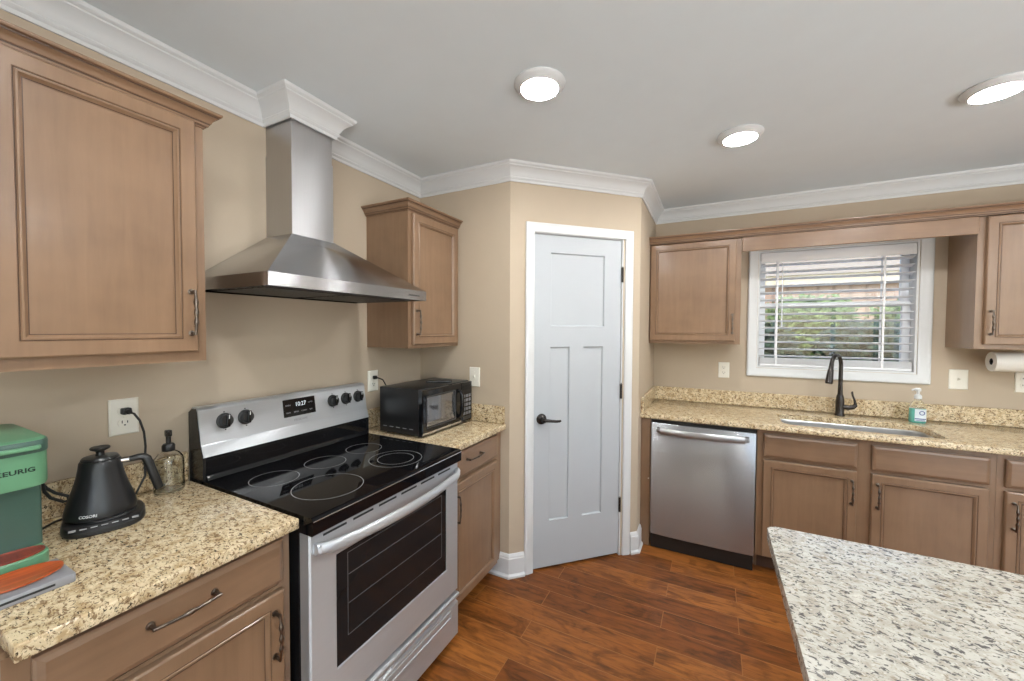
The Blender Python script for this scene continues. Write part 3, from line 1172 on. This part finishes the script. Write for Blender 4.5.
def ringmb(cx, cy, r, w=.0013):
    m = MB()
    m.loft([[(cx + rr * math.cos(2 * math.pi * k / 64), cy + rr * math.sin(2 * math.pi * k / 64), .91885) for k in range(64)] for rr in (r - w, r + w)], caps=(False, False))
    return m


# world (x, y) burner centres -> local (y + 1.2945, .690 - x)
for (wx, wy, r) in ((.295, -1.156, .080), (.529, -1.110, .115), (.304, -.950, .078), (.296, -.742, .077), (.527, -.780, .108), (.527, -.780, .074)):
    ringmb(wy + 1.2945, .690 - wx, r).build('burner_ring', 'ring', rg, smooth=0)
# oven door: steel slab with window
x0, x1 = .004, W - .004
dz0, dz1 = .256, .860
gx0, gx1, gz0, gz1 = .097, .671, .390, .758
mb = MB()
pr = [(x0, dz0), (x1, dz0), (x1, dz1), (x0, dz1)]


def rect4(a0, a1, b0, b1, y):
    return [(a0, y, b0), (a1, y, b0), (a1, y, b1), (a0, y, b1)]


mb.loft([rect4(x0, x1, dz0, dz1, .056), rect4(x0, x1, dz0, dz1, fy0 + .005), rect4(x0 + .005, x1 - .005, dz0 + .005, dz1 - .005, fy0),
         rect4(gx0 - .003, gx1 + .003, gz0 - .003, gz1 + .003, fy0), rect4(gx0, gx1, gz0, gz1, fy0 + .002), rect4(gx0, gx1, gz0, gz1, fy0 + .010)])
od = mb.build('oven_door', 'steelr', rg, smooth=20)
MB().box(gx0 + .0005, gx1 - .0005, fy0 + .004, fy0 + .0095, gz0 + .0005, gz1 - .0005).build('window_glass', 'ovenpane', od, smooth=0)
mb = MB()
ix0, ix1, iz0, iz1 = .141, .640, .466, .742
for a in (0,):
    mb.loft([rect4(ix0, ix1, iz0, iz1, fy0 + .0036), rect4(ix0 + .002, ix1 - .002, iz0 + .002, iz1 - .002, fy0 + .0036)], caps=(False, False))
    for zz in (.572, .668):
        mb.box(ix0 + .004, ix1 - .004, fy0 + .0034, fy0 + .0038, zz - .0012, zz + .0012)
mb.build('rack_line', 'faint', od, smooth=0)
# vent slots above the handle
mb = MB()
for k in range(6):
    a = .05 + k * .112
    mb.box(a, a + .085, fy0 - .0012, fy0 + .0008, .840, .847)
mb.build('vent_slot', 'slot', od, smooth=0)
# bowed handle
hb = MB()
lp = []
for i in range(33):
    u = -1 + 2 * i / 32
    off = .026 + .028 * (1 - u * u)
    if abs(u) > .9:
        off -= .018 * ((abs(u) - .9) / .1)
    cx_, cy_, cz_ = W / 2 + u * .364, fy0 - off, .816 - .010 * (1 - u * u)
    lp.append([(cx_, cy_ + .013 * math.cos(R(a)), cz_ + .0185 * math.sin(R(a))) for a in range(0, 360, 20)])
hb.loft(lp)
for xx in (W / 2 - .350, W / 2 + .350):
    hb.box(xx - .011, xx + .011, fy0 - .026, fy0 - .0005, .803, .829, .003, 1)
hb.build('handle', 'steelr', od)
# storage drawer
mb = MB()
mb.prism([(.056, .040), (fy0 + .004, .040), (fy0, .045), (fy0, .196), (fy0 + .012, .201), (fy0 + .014, .214), (fy0 + .002, .220), (fy0 - .006, .224), (fy0 - .008, .238), (fy0 - .002, .243), (.056, .243)], x0, x1)
dd = mb.build('storage_drawer', 'steelr', rg, smooth=25)
mb = MB()
mb.loft([rect4(.06, W - .06, .150, .186, fy0 - .0005), rect4(.06, W - .06, .150, .186, fy0 - .004), rect4(.066, W - .066, .156, .180, fy0 - .004), rect4(.069, W - .069, .159, .177, fy0 - .0008)])
mb.build('drawer_grip', 'steelr', dd, smooth=20)
# backguard
mb = MB()
for a, b in ((.0, .010), (W - .010, W)):
    mb.prism([(.590, .892), (.590, 1.010), (.606, 1.045), (.628, 1.165), (.634, 1.176), (.660, 1.176), (.684, 1.16), (.684, .892)], a, b)
mb.prism([(.592, 1.000), (.606, 1.006), (.684, 1.005), (.684, .892), (.597, .892)], .010, W - .010)
mb.build('backguard', 'enamel', rg, smooth=25)
mb = MB().prism([(.580, .9188), (.588, .932), (.592, .936), (.592, .9905), (.5965, .9975), (.5985, .9975), (.5985, .9188)], .012, W - .012)
mb.build('splash_panel', 'blackg', rg, smooth=25)
mb = MB().prism([(.586, 1.003), (.588, 1.008), (.598, 1.040), (.6025, 1.046), (.621, 1.170), (.628, 1.180), (.640, 1.182), (.660, 1.181), (.660, 1.176), (.636, 1.174), (.630, 1.166), (.610, 1.046), (.598, 1.003)], .0015, W - .0015)
cp_ = mb.build('control_panel', 'steelr', rg, smooth=25)
sl = math.atan2(.621 - .6025, 1.170 - 1.046)


def onpanel(mb_, xc, zc):
    """put geometry modelled about the origin (facing -y) on the sloped panel"""
    tt = (zc - 1.046) / (1.170 - 1.046)
    y = .6025 + tt * (.621 - .6025)
    out = MB()
    out.add(mb_, Matrix.Translation((xc, y, zc)) @ Matrix.Rotation(-sl, 4, 'X'))
    return out


for xc in (.085, .160, .560, .636, .712):
    k = MB().lathe([(.001, -.0225), (.019, -.0225), (.0215, -.020), (.0235, -.006), (.028, -.004), (.0295, -.0005), (.001, -.0005)], n=28, axis='y')
    kb = onpanel(k, xc, 1.119).build('knob', 'black', cp_)
    f = MB().box(-.0060, .0060, -.031, -.0228, -.024, .024, .002, 2)
    m_ = MB()
    m_.add(f, Matrix.Rotation(R(8), 4, 'Y'))
    onpanel(m_, xc, 1.119).build('grip', 'blackg', kb)
    tk = MB().box(-.0012, .0012, -.0316, -.0311, .006, .020)
    m_ = MB()
    m_.add(tk, Matrix.Rotation(R(8), 4, 'Y'))
    onpanel(m_, xc, 1.119).build('mark', 'wprint', kb, smooth=0)
for xc, zc in ((.085, 1.152), (.160, 1.152), (.560, 1.152), (.636, 1.152), (.712, 1.152), (.085, 1.086), (.160, 1.086), (.560, 1.086), (.636, 1.086)):
    onpanel(MB().lathe([(.001, -.0008), (.0026, -.0008), (.0026, -.0002)], n=10, axis='y'), xc, zc).build('panel_mark', 'slot', cp_, smooth=0)
dp = onpanel(MB().box(-.076, .076, -.0025, -.0004, -.038, .038, .0015, 1), .388, 1.121).build('display', 'blackg', cp_)
onpanel(text_bm('10:27', .026, .0002, lambda c: (c.x * .9, c.y - .0030, c.z + .012)), .392, 1.121).build('clock_digits', 'digits', dp, smooth=0)
for xx, zz, s_ in ((-.055, .012, 'OVEN'), (.052, .013, 'LOCK'), (-.055, -.020, 'BAKE'), (-.018, -.020, 'BROIL'), (.018, -.020, 'CLEAN'), (.052, -.020, 'OFF')):
    onpanel(text_bm(s_, .0085, .0002, lambda c, a=xx, b=zz: (c.x + a, c.y - .0030, c.z + b)), .388, 1.121).build('display_lettering', 'dimprint', dp, smooth=0)
onpanel(text_bm('FRIGIDAIRE', .0125, .0002, lambda c: (c.x, c.y - .0006, c.z)), .388, 1.066).build('brand_lettering', 'print', cp_, smooth=0)

# ------------------------------------------------------------------ microwave
mw = thing('microwave', 'black countertop microwave in the corner beside the range', 'microwave', (.428, -.490, CT1 + .0005), 90)
W, Hh, Dd = .456, .238, .292
for xx in (.03, W - .03):
    for yy in (.04, Dd - .04):
        MB().cyl((xx, yy, 0), (xx, yy, .0105), .012, n=14).build('foot', 'black', mw)
MB().box(0, W, .026, Dd, .010, .010 + Hh, .004, 2).build('housing', 'matteblack', mw)
dx1 = W - .112
mb = MB()
zA, zB = .014, .010 + Hh - .004
mb.loft([rect4(.002, dx1, zA, zB, .0255), rect4(.002, dx1, zA, zB, .004), rect4(.007, dx1 - .003, zA + .005, zB - .005, 0), rect4(.036, dx1 - .062, zA + .036, zB - .036, 0),
         rect4(.039, dx1 - .065, zA + .039, zB - .039, .004)])
md = mb.build('door', 'blackg', mw, smooth=20)
MB().box(.0395, dx1 - .0655, .0015, .0038, zA + .0395, zB - .0395).build('door_window', 'mirrorglass', md, smooth=0)
mb = MB()
mb.loft([rect4(.031, dx1 - .057, zA + .031, zB - .031, -.0006), rect4(.031, dx1 - .057, zA + .031, zB - .031, -.0022), rect4(.0365, dx1 - .0625, zA + .0365, zB - .0365, -.0022), rect4(.0365, dx1 - .0625, zA + .0365, zB - .0365, -.0006)], caps=(False, False))
mb.build('window_trim', 'grey', md, smooth=0)
mb = MB().box(.003, dx1 - .002, -.0008, .002, zA + .002, zA + .012)
mb.build('bottom_trim', 'chrome', md, smooth=0)
hx = dx1 - .030
mb = MB().tube([(hx, -.001, .055), (hx, -.018, .062), (hx, -.026, .085), (hx, -.028, .13), (hx, -.026, .175), (hx, -.018, .198), (hx, -.001, .205)], [.010, .0115, .012, .012, .012, .0115, .010], 14)
mb.build('handle', 'blackg', md)
cpn = MB().box(dx1 + .001, W - .002, .0, .0255, zA, zB, .003, 1).build('control_panel', 'blackg', mw)
MB().box(dx1 + .014, W - .014, -.0012, -.0002, zB - .045, zB - .018).build('display', 'ovenpane', cpn, smooth=0)
for i in range(5):
    for j in range(3):
        xa = dx1 + .015 + j * .0285
        za = .052 + i * .0255
        MB().box(xa, xa + .023, -.0022, -.0002, za, za + .018, .001, 1).build('button', 'faint', cpn)
MB().box(dx1 + .015, W - .015, -.003, -.0002, .024, .044, .001, 1).build('door_button', 'grey', cpn)
mb = MB()
for k in range(5):
    mb.box(-.0008, .0004, .06 + k * .045, .085 + k * .045, .040, .0435)
mb.build('side_vent', 'print', mw, smooth=0)
mp = MB().rrect(0, 0, .075, .150, .012, 0, .010, top=.003)
tag(mp.build('phone', 'black', None, (.300, -.190, CT1 + .0005 + .2485), -52), 'flat black slab lying on top of the microwave', 'phone')


# ------------------------------------------------------------------ outlets, switches
def outlet(name, label, loc, rz, kind='outlet', w=.074, h=.118):
    """plate faces -y in local space"""
    root = thing(name, label, 'outlet' if kind == 'outlet' else 'light switch', loc, rz, 'wall plates')
    mb = MB()
    mb.loft([rect4(-w / 2, w / 2, -h / 2, h / 2, -.0005), rect4(-w / 2, w / 2, -h / 2, h / 2, -.003), rect4(-w / 2 + .004, w / 2 - .004, -h / 2 + .004, h / 2 - .004, -.0062)])
    mb.build('plate', 'plate', root, smooth=20)
    if kind == 'outlet':
        for z in (-.0195, .0195):
            m_ = MB()
            pp = []
            for k in range(24):
                a = 2 * math.pi * k / 24
                pp.append((.0172 * math.cos(a), max(-.0125, min(.0125, .0172 * math.sin(a)))))
            m_.loft([[(p[0], y, z + p[1]) for p in pp] for y in (-.0061, -.0082)])
            rc_ = m_.build('receptacle', 'plate', root)
            s = MB().box(-.0078, -.0054, -.0087, -.0079, z - .001, z + .008).box(.0054, .0078, -.0087, -.0079, z - .001, z + .0065)
            s.cyl((0, -.0079, z - .007), (0, -.0087, z - .007), .0026, n=10)
            s.build('slot', 'slot', rc_, smooth=0)
        MB().lathe([(.001, -.0075), (.003, -.0072), (.0036, -.0061)], n=10, axis='y').build('screw', 'plate', root)
    else:
        MB().box(-.005, .005, -.0078, -.006, -.012, .012).build('switch_slot', 'plate', root, smooth=0)
        MB().prism([(-.0078, -.004), (-.018, .004), (-.0185, .009), (-.0078, .007)], -.0035, .0035).build('toggle', 'plate', root)
        for z in (-.030, .030):
            MB().lathe([(.001, -.0075), (.003, -.0072), (.0036, -.0061)], (0, 0, z), 10, 'y').build('screw', 'plate', root)
    return root


outlet('wall_outlet', 'outlet with a black plug on the wall behind the kettle', (0, -1.4705, 1.178), 90)
outlet('wall_outlet', 'outlet on the wall behind the microwave beside the range', (0, -.410, 1.175), 90)
outlet('wall_outlet', 'outlet left of the window above the dishwasher counter', (1.800, B, 1.171), 0)
outlet('wall_outlet', 'outlet at the right frame edge under the paper towel roll', (3.335, B, 1.177), 0)
outlet('light_switch', 'switch plate above the corner counter beside the pantry door', (.427, 0, 1.180), 0, 'switch')
outlet('light_switch', 'wide switch plate right of the window under the cabinet', (3.064, B, 1.178), 0, 'switch', w=.084, h=.122)

# ------------------------------------------------------------------ ceiling lights
cl = None
for i, (lx, ly, lb) in enumerate([(1.108, -.607, 'round ceiling light nearest the hood, leftmost of the three'), (1.823, .195, 'round ceiling light in the middle, nearest the pantry corner'),
                                  (2.690, .215, 'round ceiling light farthest right, near the sink window'),
                                  (1.06, -1.80, None), (2.75, -1.5, None), (4.2, -.9, None), (2.4, -3.9, None), (4.4, -3.2, None)]):  # those without a label are out of view, added for even fill
    if cl is None:
        cl = thing('ceiling_light', lb, 'ceiling light', (lx, ly, H), 0, 'recessed ceiling lights')
        MB().lathe([(.001, -.0005), (.098, -.0005), (.100, -.004), (.098, -.008), (.090, -.013), (.080, -.021), (.0745, -.025), (.0725, -.0245), (.0722, -.021), (.001, -.0205)], n=48).build('trim_ring', 'white', cl)
        MB().lathe([(.001, -.0211), (.0718, -.0211), (.071, -.0232), (.055, -.0255), (.001, -.0270)], n=40).build('lens', 'lens', cl)
    else:
        c2 = dup(cl)
        c2.location = (lx, ly, H)
        c2['label'] = lb or 'unseen round ceiling light added out of view for fill'

# ------------------------------------------------------------------ left counter things
Z = CT1 + .0005
# coffee maker, facing +x (rz 90: local x = world y, local -y = world +x)
cm = thing('coffee_maker', 'green single cup coffee maker at the left edge of the counter', 'coffee maker', (.366, -1.7715, Z), 90)
w_ = .112


def rr2(w, d0, d1, rf, z, rb=.02, n=6):
    """plan outline: front at y=d0 (round), back at y=d1"""
    pts = []
    for cx, cy, r, a0 in ((w / 2 - rb, d1 - rb, rb, 0), (-w / 2 + rb, d1 - rb, rb, 90), (-w / 2 + rf, d0 + rf, rf, 180), (w / 2 - rf, d0 + rf, rf, 270)):
        for k in range(n + 1):
            a = R(a0 + 90 * k / n)
            pts.append((cx + r * math.cos(a), cy + r * math.sin(a), z))
    return pts


MB().loft([rr2(w_ + .002, .070, .285, .010, .0385), rr2(w_ + .002, .070, .285, .010, .1965)]).build('column', 'dgreen', cm)
MB().loft([rr2(w_ - .006, .002, .285, .035, 0), rr2(w_, 0, .286, .036, .004), rr2(w_, 0, .286, .036, .035), rr2(w_ - .006, .003, .283, .034, .038)]).build('base', 'green', cm)
tr = MB()


def oval(cx, cy, a, b, z, n=40):
    return [(cx + a * math.cos(2 * math.pi * k / n), cy + b * math.sin(2 * math.pi * k / n), z) for k in range(n)]


tr.loft([oval(0, .036, .051, .032, .0385), oval(0, .036, .051, .032, .042), oval(0, .036, .048, .029, .042), oval(0, .036, .047, .028, .0405)])
tr.build('drip_tray', 'redwood', cm)
MB().loft([rr2(w_ - .004, .0, .285, .030, .197), rr2(w_, -.002, .286, .032, .203), rr2(w_, -.002, .286, .032, .273)]).build('head', 'green', cm)
MB().loft([rr2(w_ + .002, -.005, .288, .034, .2735), rr2(w_ + .004, -.007, .289, .036, .277), rr2(w_ + .004, -.007, .289, .036, .296), rr2(w_ + .001, -.004, .286, .034, .301)]).build('lid_rim', 'dgreen', cm)
MB().loft([rr2(w_ - .001, -.002, .285, .032, .3012), rr2(w_ - .006, .002, .282, .03, .304), rr2(w_ - .016, .008, .276, .028, .305)]).build('lid', 'green', cm)
MB().loft([rr2(.078, -.0135, .02, .012, .282, .006), rr2(.082, -.0155, .02, .013, .284, .006), rr2(.082, -.0155, .02, .013, .289, .006), rr2(.078, -.0135, .02, .012, .291, .006)]).build('lid_handle', 'green', cm)
text_bm('KEURIG', .0143, .0005, lambda c: (c.x * 1.18 + .003, c.y - .0023, c.z + .237), .00035).build('brand_lettering', 'kprint', cm, smooth=0)
MB().tube([(0.0715, .287, 0.1595), (0.1015, 0.3160, 0.1495), (0.1105, 0.3160, 0.1215), (0.1145, 0.3160, 0.0915), (0.1255, 0.3160, 0.0695), (0.1495, 0.3100, 0.0505), (0.1595, 0.3100, 0.0515), (0.1575, 0.3100, 0.0645), (0.1355, 0.3200, 0.0795), (0.1195, 0.3200, 0.0985), (0.1105, 0.3200, 0.1165), (0.1025, 0.3200, 0.1275), (0.0825, .290, 0.1315)], .0040, 8).build('power_cord', 'cord', cm)

fb = thing('flat_case', 'silver grey flat case with a black slot beside the coffee maker', 'case', (.430, -1.788, Z))
MB().rrect(0, 0, .118, .152, .004, 0, .0195, top=.0015).build('case_body', 'silver', fb)
MB().box(.0585, .0596, -.050, .045, .008, .0125).build('slot', 'slot', fb, smooth=0)
od_ = MB()
od_.loft([oval(0, 0, .042, .066, 0), oval(0, 0, .046, .071, .003), oval(0, 0, .0455, .0705, .006), oval(0, 0, .043, .068, .0052)])
tag(od_.build('oval_dish', 'orange', None, (.421, -1.785, Z + .020), 0), 'orange wood-grain oval dish lying on the silver case', 'dish')

# kettle base and kettle
kx, ky = .172, -1.578
kb = thing('kettle_base', 'black heating base with white button marks under the kettle', 'kettle base', (kx + .007, ky + .005, Z), 73)
lpz = []
outline = []
for k in range(48):
    a = 2 * math.pi * k / 48
    ca, sa = math.cos(a), math.sin(a)
    e = 3.2
    rx, ry = .084, (.094 if sa < 0 else .078)
    rr = (abs(ca / rx) ** e + abs(sa / ry) ** e) ** (-1 / e)
    outline.append((rr * ca, rr * sa))


def ol(s, z, zf=0):
    return [(p[0] * s, p[1] * s, z - zf * max(0, (-p[1] - .055) / .035)) for p in outline]


MB().loft([ol(.96, 0), ol(1.0, .004), ol(1.0, .017, .004), ol(.965, .024, .008), ol(.85, .025)]).build('base_body', 'matteblack', kb)
MB().lathe([(.001, .0252), (.068, .0252), (.066, .0285), (.001, .0285)], n=40).build('contact_plate', 'black', kb)
for k in range(7):
    xx = -.060 + k * .020
    MB().box(xx - .0065, xx + .0065, -.0850, -.0735, .0200, .0221).build('button', 'dimprint', kb, smooth=0)
MB().tube([(-.02, .078, .008), (-.045, .095, .004), (-.08, .10, .004), (-.10, .085, .004), (-.12, .05, .004)], .0032, 8).build('power_cord', 'cord', kb)
kt = thing('electric_kettle', 'black conical electric kettle with bent handle on its heating base', 'kettle', (kx, ky, Z + .0288))
prof_k = [(.001, 0), (.068, 0), (.0735, .003), (.0745, .010), (.0725, .022), (.0665, .045), (.0572, .075), (.0495, .105), (.0448, .132), (.043, .148), (.0405, .152), (.001, .1525)]
MB().lathe(prof_k, n=48).build('body', 'matteblack', kt)
lid = MB().lathe([(.039, .1528), (.0395, .156), (.036, .161), (.020, .1635), (.001, .164)], n=40).build('lid', 'matteblack', kt)
MB().lathe([(.001, .1635), (.010, .1635), (.0085, .170), (.009, .175), (.020, .181), (.0215, .185), (.019, .188), (.001, .187)], n=32).build('knob', 'black', lid)
hd_ = Vector((.40, .917, 0)).normalized()


def hp(r, z):
    return (hd_.x * r, hd_.y * r, z)


ho = MB().tube([hp(.060, .140), hp(.080, .1425), hp(.090, .1415), hp(.0965, .135), hp(.101, .122), hp(.113, .078), hp(.1225, .042), hp(.1235, .038)], [.0085, .0095, .0105, .0115, .0112, .0112, .0112, .0095], 16).build('handle', 'black', kt)
MB().tube([hp(.040, .140), hp(.062, .140)], .0085, 14).build('ferrule', 'chrome', ho)
sd = Vector((-.955, .296, 0))


def sp(r, z):
    return (sd.x * r, sd.y * r, z)


MB().tube([sp(.066, .030), sp(.082, .034), sp(.092, .050), sp(.090, .080), sp(.086, .110), sp(.092, .132), sp(.108, .140), sp(.122, .134)], [.011, .0095, .0085, .0075, .007, .0065, .006, .0055], 12).build('spout', 'matteblack', kt)


def bend(c):
    z = c.z + .016
    r0 = .0735 - (z - .01) * .13
    ang = R(-37) + c.x / r0
    r = r0 + .0012 - c.y
    return (r * math.cos(ang), r * math.sin(ang), z)


text_bm('COSORI', .0100, .0003, bend, .0001).build('brand_lettering', 'wprint', kt, smooth=0)

# plug and cord in the outlet behind the kettle
pl = thing('plug', 'black plug and cord hanging from the outlet behind the kettle', 'plug', (.0088, -1.4705, 1.1975))
MB().box(.0003, .022, -.012, .012, -.010, .011, .004, 2).lathe([(.0085, .020), (.008, .034), (.004, .038)], (0, 0, 0), 14, 'x').build('plug_head', 'cord', pl)
MB().tube([(.034, .0, -.001), (.045, .008, -.006), (.050, .020, -.030), (.050, .030, -.070), (.048, .034, -.120), (.045, .032, -.165), (.052, .030, -.215), (.06, .004, -.262), (.055, -.02, -.2785), (.05, -.04, -.2785)], .0033, 8).build('cord', 'cord', pl)
pl = thing('plug', 'black plug in the outlet behind the microwave', 'plug', (.0088, -.410, 1.1945))
MB().box(.0003, .020, -.011, .011, -.009, .010, .004, 2).build('plug_head', 'cord', pl)
MB().tube([(.018, 0, 0), (.030, .006, -.002), (.050, .02, -.012), (.070, .028, -.05), (.075, .03, -.09)], .0035, 8).build('cord', 'cord', pl)

# glass dispenser bottle
bt = thing('glass_bottle', 'clear glass bottle with black pump top between kettle and range', 'bottle', (.076, -1.383, Z))
MB().lathe([(.001, 0), (.037, 0), (.0405, .004), (.041, .010), (.041, .100), (.038, .116), (.028, .130), (.0165, .138), (.016, .150), (.0135, .150), (.0135, .138), (.026, .127), (.0355, .114), (.0385, .100), (.0385, .010), (.035, .006), (.001, .006)], n=36).build('bottle_body', 'glass', bt)
MB().lathe([(.0168, .1375), (.018, .140), (.018, .156), (.014, .162), (.007, .164), (.007, .186), (.001, .186)], n=24).build('collar', 'black', bt)
MB().box(-.010, .010, -.008, .008, .1862, .208, .003, 2).tube([(0, 0, .198), (.016, -.005, .199), (.024, -.007, .194)], [.006, .0055, .005], 10).build('pump_head', 'black', bt)

# soap at the sink
sb = thing('soap_bottle', 'clear pump bottle of teal hand soap beside the sink', 'soap', (2.842, 1.222, Z))


def ov(a, b, z):
    return [(a * math.copysign(abs(math.cos(t)) ** .7, math.cos(t)), b * math.copysign(abs(math.sin(t)) ** .7, math.sin(t)), z) for t in [2 * math.pi * k / 32 for k in range(32)]]


MB().loft([ov(.034, .021, 0), ov(.038, .024, .006), ov(.038, .024, .055), ov(.036, .023, .088)]).build('soap_fill', 'teal', sb)
MB().loft([ov(.036, .023, .0882), ov(.032, .021, .108), ov(.023, .017, .128), ov(.014, .014, .136), ov(.014, .014, .145)]).build('shoulder', 'clearp', sb)
mb = MB().lathe([(.0150, .1452), (.0175, .147), (.0175, .164), (.014, .170), (.008, .174), (.008, .192), (.001, .192)], n=24)
mb.build('pump_collar', 'white', sb)
mb = MB().lathe([(.001, .1922), (.0135, .1922), (.014, .206), (.011, .211), (.001, .2115)], n=20)
mb.tube([(0, 0, .203), (-.018, -.010, .204), (-.030, -.016, .200), (-.033, -.018, .196)], [.006, .0055, .005, .004], 10)
mb.build('pump_head', 'white', sb)
mb = MB()
lz = []
for zz in (.012, .085):
    lz.append(ov(.0388 - (0 if zz < .04 else .0012), .0248 - (0 if zz < .04 else .0006), zz))
mb2 = MB()
idx = [k for k in range(32) if 22 <= k <= 31]
for a, b in zip(idx, idx[1:]):
    vs = [mb2.bm.verts.new(q) for q in (lz[0][a], lz[0][b], lz[1][b], lz[1][a])]
    mb2.bm.faces.new(vs)
bmesh.ops.remove_doubles(mb2.bm, verts=mb2.bm.verts, dist=1e-5)
lb_ = mb2.build('label_sticker', 'label', sb)
mb.lathe([(.009, -.0266), (.013, -.0266)], (.012, 0, .062), 24, 'y', caps=(False, False))
mb.box(-.020, .030, -.0268, -.0262, .024, .029).box(-.016, .026, -.0268, -.0262, .016, .019)
mb.build('label_print', 'blue', lb_, smooth=0)

# paper towel under the right upper cabinet
pt = thing('paper_towel_roll', 'white paper towel roll mounted under the right upper cabinet', 'paper towel', (3.128, B - .165, 1.302))
ro, ri = .055, .019
MB().lathe([(ri, 0), (ro - .001, 0), (ro, .002), (ro, .277), (ro - .001, .279), (ri, .279)], n=40, axis='x', caps=(False, False)).lathe([(ri, 0), (ri, .279)], n=40, axis='x', caps=(False, False)).build('roll', 'paper', pt)
MB().lathe([(.012, .002), (ri - .0005, .002), (ri - .0005, .277), (.012, .277)], n=28, axis='x', caps=(False, False)).build('core', 'card', pt)
mb = MB().cyl((-.004, 0, 0), (.300, 0, 0), .006, n=14)
mb.box(.296, .302, -.012, .012, -.010, .0735).box(.2, .302, -.012, .012, .0705, .0735)
mb.build('holder', 'blackm', pt)

# ------------------------------------------------------------------ outdoors beyond the window
def leaf_shrub(rx, ry, rz, n, seed):
    rnd = random.Random(seed)
    m = MB()
    bm = m.bm
    for i in range(n):
        while True:
            p = Vector((rnd.uniform(-1, 1), rnd.uniform(-1, 1), rnd.uniform(-1, 1)))
            if abs(p.x) ** 4 + p.y ** 2 + p.z ** 4 < 1 and p.length > .3:
                break
        p *= .80 + .2 * rnd.random()
        p = Vector((p.x * rx, p.y * ry, rz * .60 + p.z * rz * .42))
        u = Vector((rnd.gauss(0, 1), rnd.gauss(0, 1), rnd.gauss(0, .6))).normalized()
        v = u.orthogonal().normalized()
        s = rnd.uniform(.045, .085)
        vs = [bm.verts.new(p + u * s), bm.verts.new(p + v * s * .45), bm.verts.new(p - u * s), bm.verts.new(p - v * s * .45)]
        bm.faces.new(vs)
    return m


def leafmat(name, lo, hi):
    t = NT(name)
    f = t.noise(t.coord(), 6, 3)
    t.base(t.ramp(f, [(.3, lo), (.7, hi)]))
    t.set(rough=.55)
    return t.m


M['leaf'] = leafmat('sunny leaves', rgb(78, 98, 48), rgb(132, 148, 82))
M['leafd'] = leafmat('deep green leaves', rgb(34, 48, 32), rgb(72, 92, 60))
M['bark'] = plain('bark', rgb(80, 66, 52), .9)
M['lawn'] = leafmat('lawn grass', rgb(78, 98, 52), rgb(120, 136, 80))
M['siding'] = plain('pinkish siding', rgb(172, 142, 120), .7)
M['batten'] = plain('siding batten', rgb(146, 120, 100), .7)
M['fascia'] = plain('cream fascia', rgb(196, 178, 146), .6)
M['roof'] = plain('roof shingle', rgb(160, 144, 122), .8)
g = MB().box(-12, 18, B + .16, 30, -.40, -.275).build('lawn', 'lawn', smooth=0)
tag(g, 'green lawn outside the window over the sink', 'lawn')
g['kind'] = 'stuff'
for i, (sx, sy, rx, ry, rz_, mt, lb) in enumerate([
        (1.70, 6.5, .72, .7, 2.28, 'leaf', 'sunny green bush outside, seen at the left of the window'),
        (3.20, 6.5, .72, .7, 2.36, 'leaf', 'sunny green bush outside, seen at the middle of the window'),
        (4.70, 6.5, .72, .7, 2.28, 'leaf', 'sunny green bush outside, seen at the right of the window'),
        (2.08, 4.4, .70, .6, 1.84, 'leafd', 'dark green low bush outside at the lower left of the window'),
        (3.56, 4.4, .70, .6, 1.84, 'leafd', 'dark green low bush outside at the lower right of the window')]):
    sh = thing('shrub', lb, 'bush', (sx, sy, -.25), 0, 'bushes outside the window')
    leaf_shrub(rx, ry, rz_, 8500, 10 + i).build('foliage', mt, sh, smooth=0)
    st = MB()
    for k in range(4):
        a = k * 1.6
        st.tube([(0, 0, 0), (.1 * math.cos(a), .1 * math.sin(a), rz_ * .3), (.35 * rx * math.cos(a), .35 * ry * math.sin(a), rz_ * .7)], [.03, .022, .01], 8)
    st.build('stem', 'bark', sh)
nb = thing('neighbor_house', 'pinkish neighboring house with cream eave seen through the blind', 'house', (3.0, 9.6, -.25))
MB().box(-7, 7, 0, 5, 0, 2.95).build('siding', 'siding', nb, smooth=0)
mb = MB()
for k in range(47):
    xx = -6.9 + k * .3
    mb.box(xx, xx + .05, -.02, -.001, 0, 2.95)
mb.build('battens', 'batten', nb, smooth=0)
MB().box(-7.3, 7.3, -.16, -.13, 2.80, 3.05).box(-7.3, 7.3, -.1295, 5.2, 2.951, 2.97).build('eave', 'fascia', nb, smooth=0)
MB().prism([(-.2, 3.051), (2.4, 4.3), (5.3, 3.051)], -7.3, 7.3).build('roof', 'roof', nb, smooth=0)
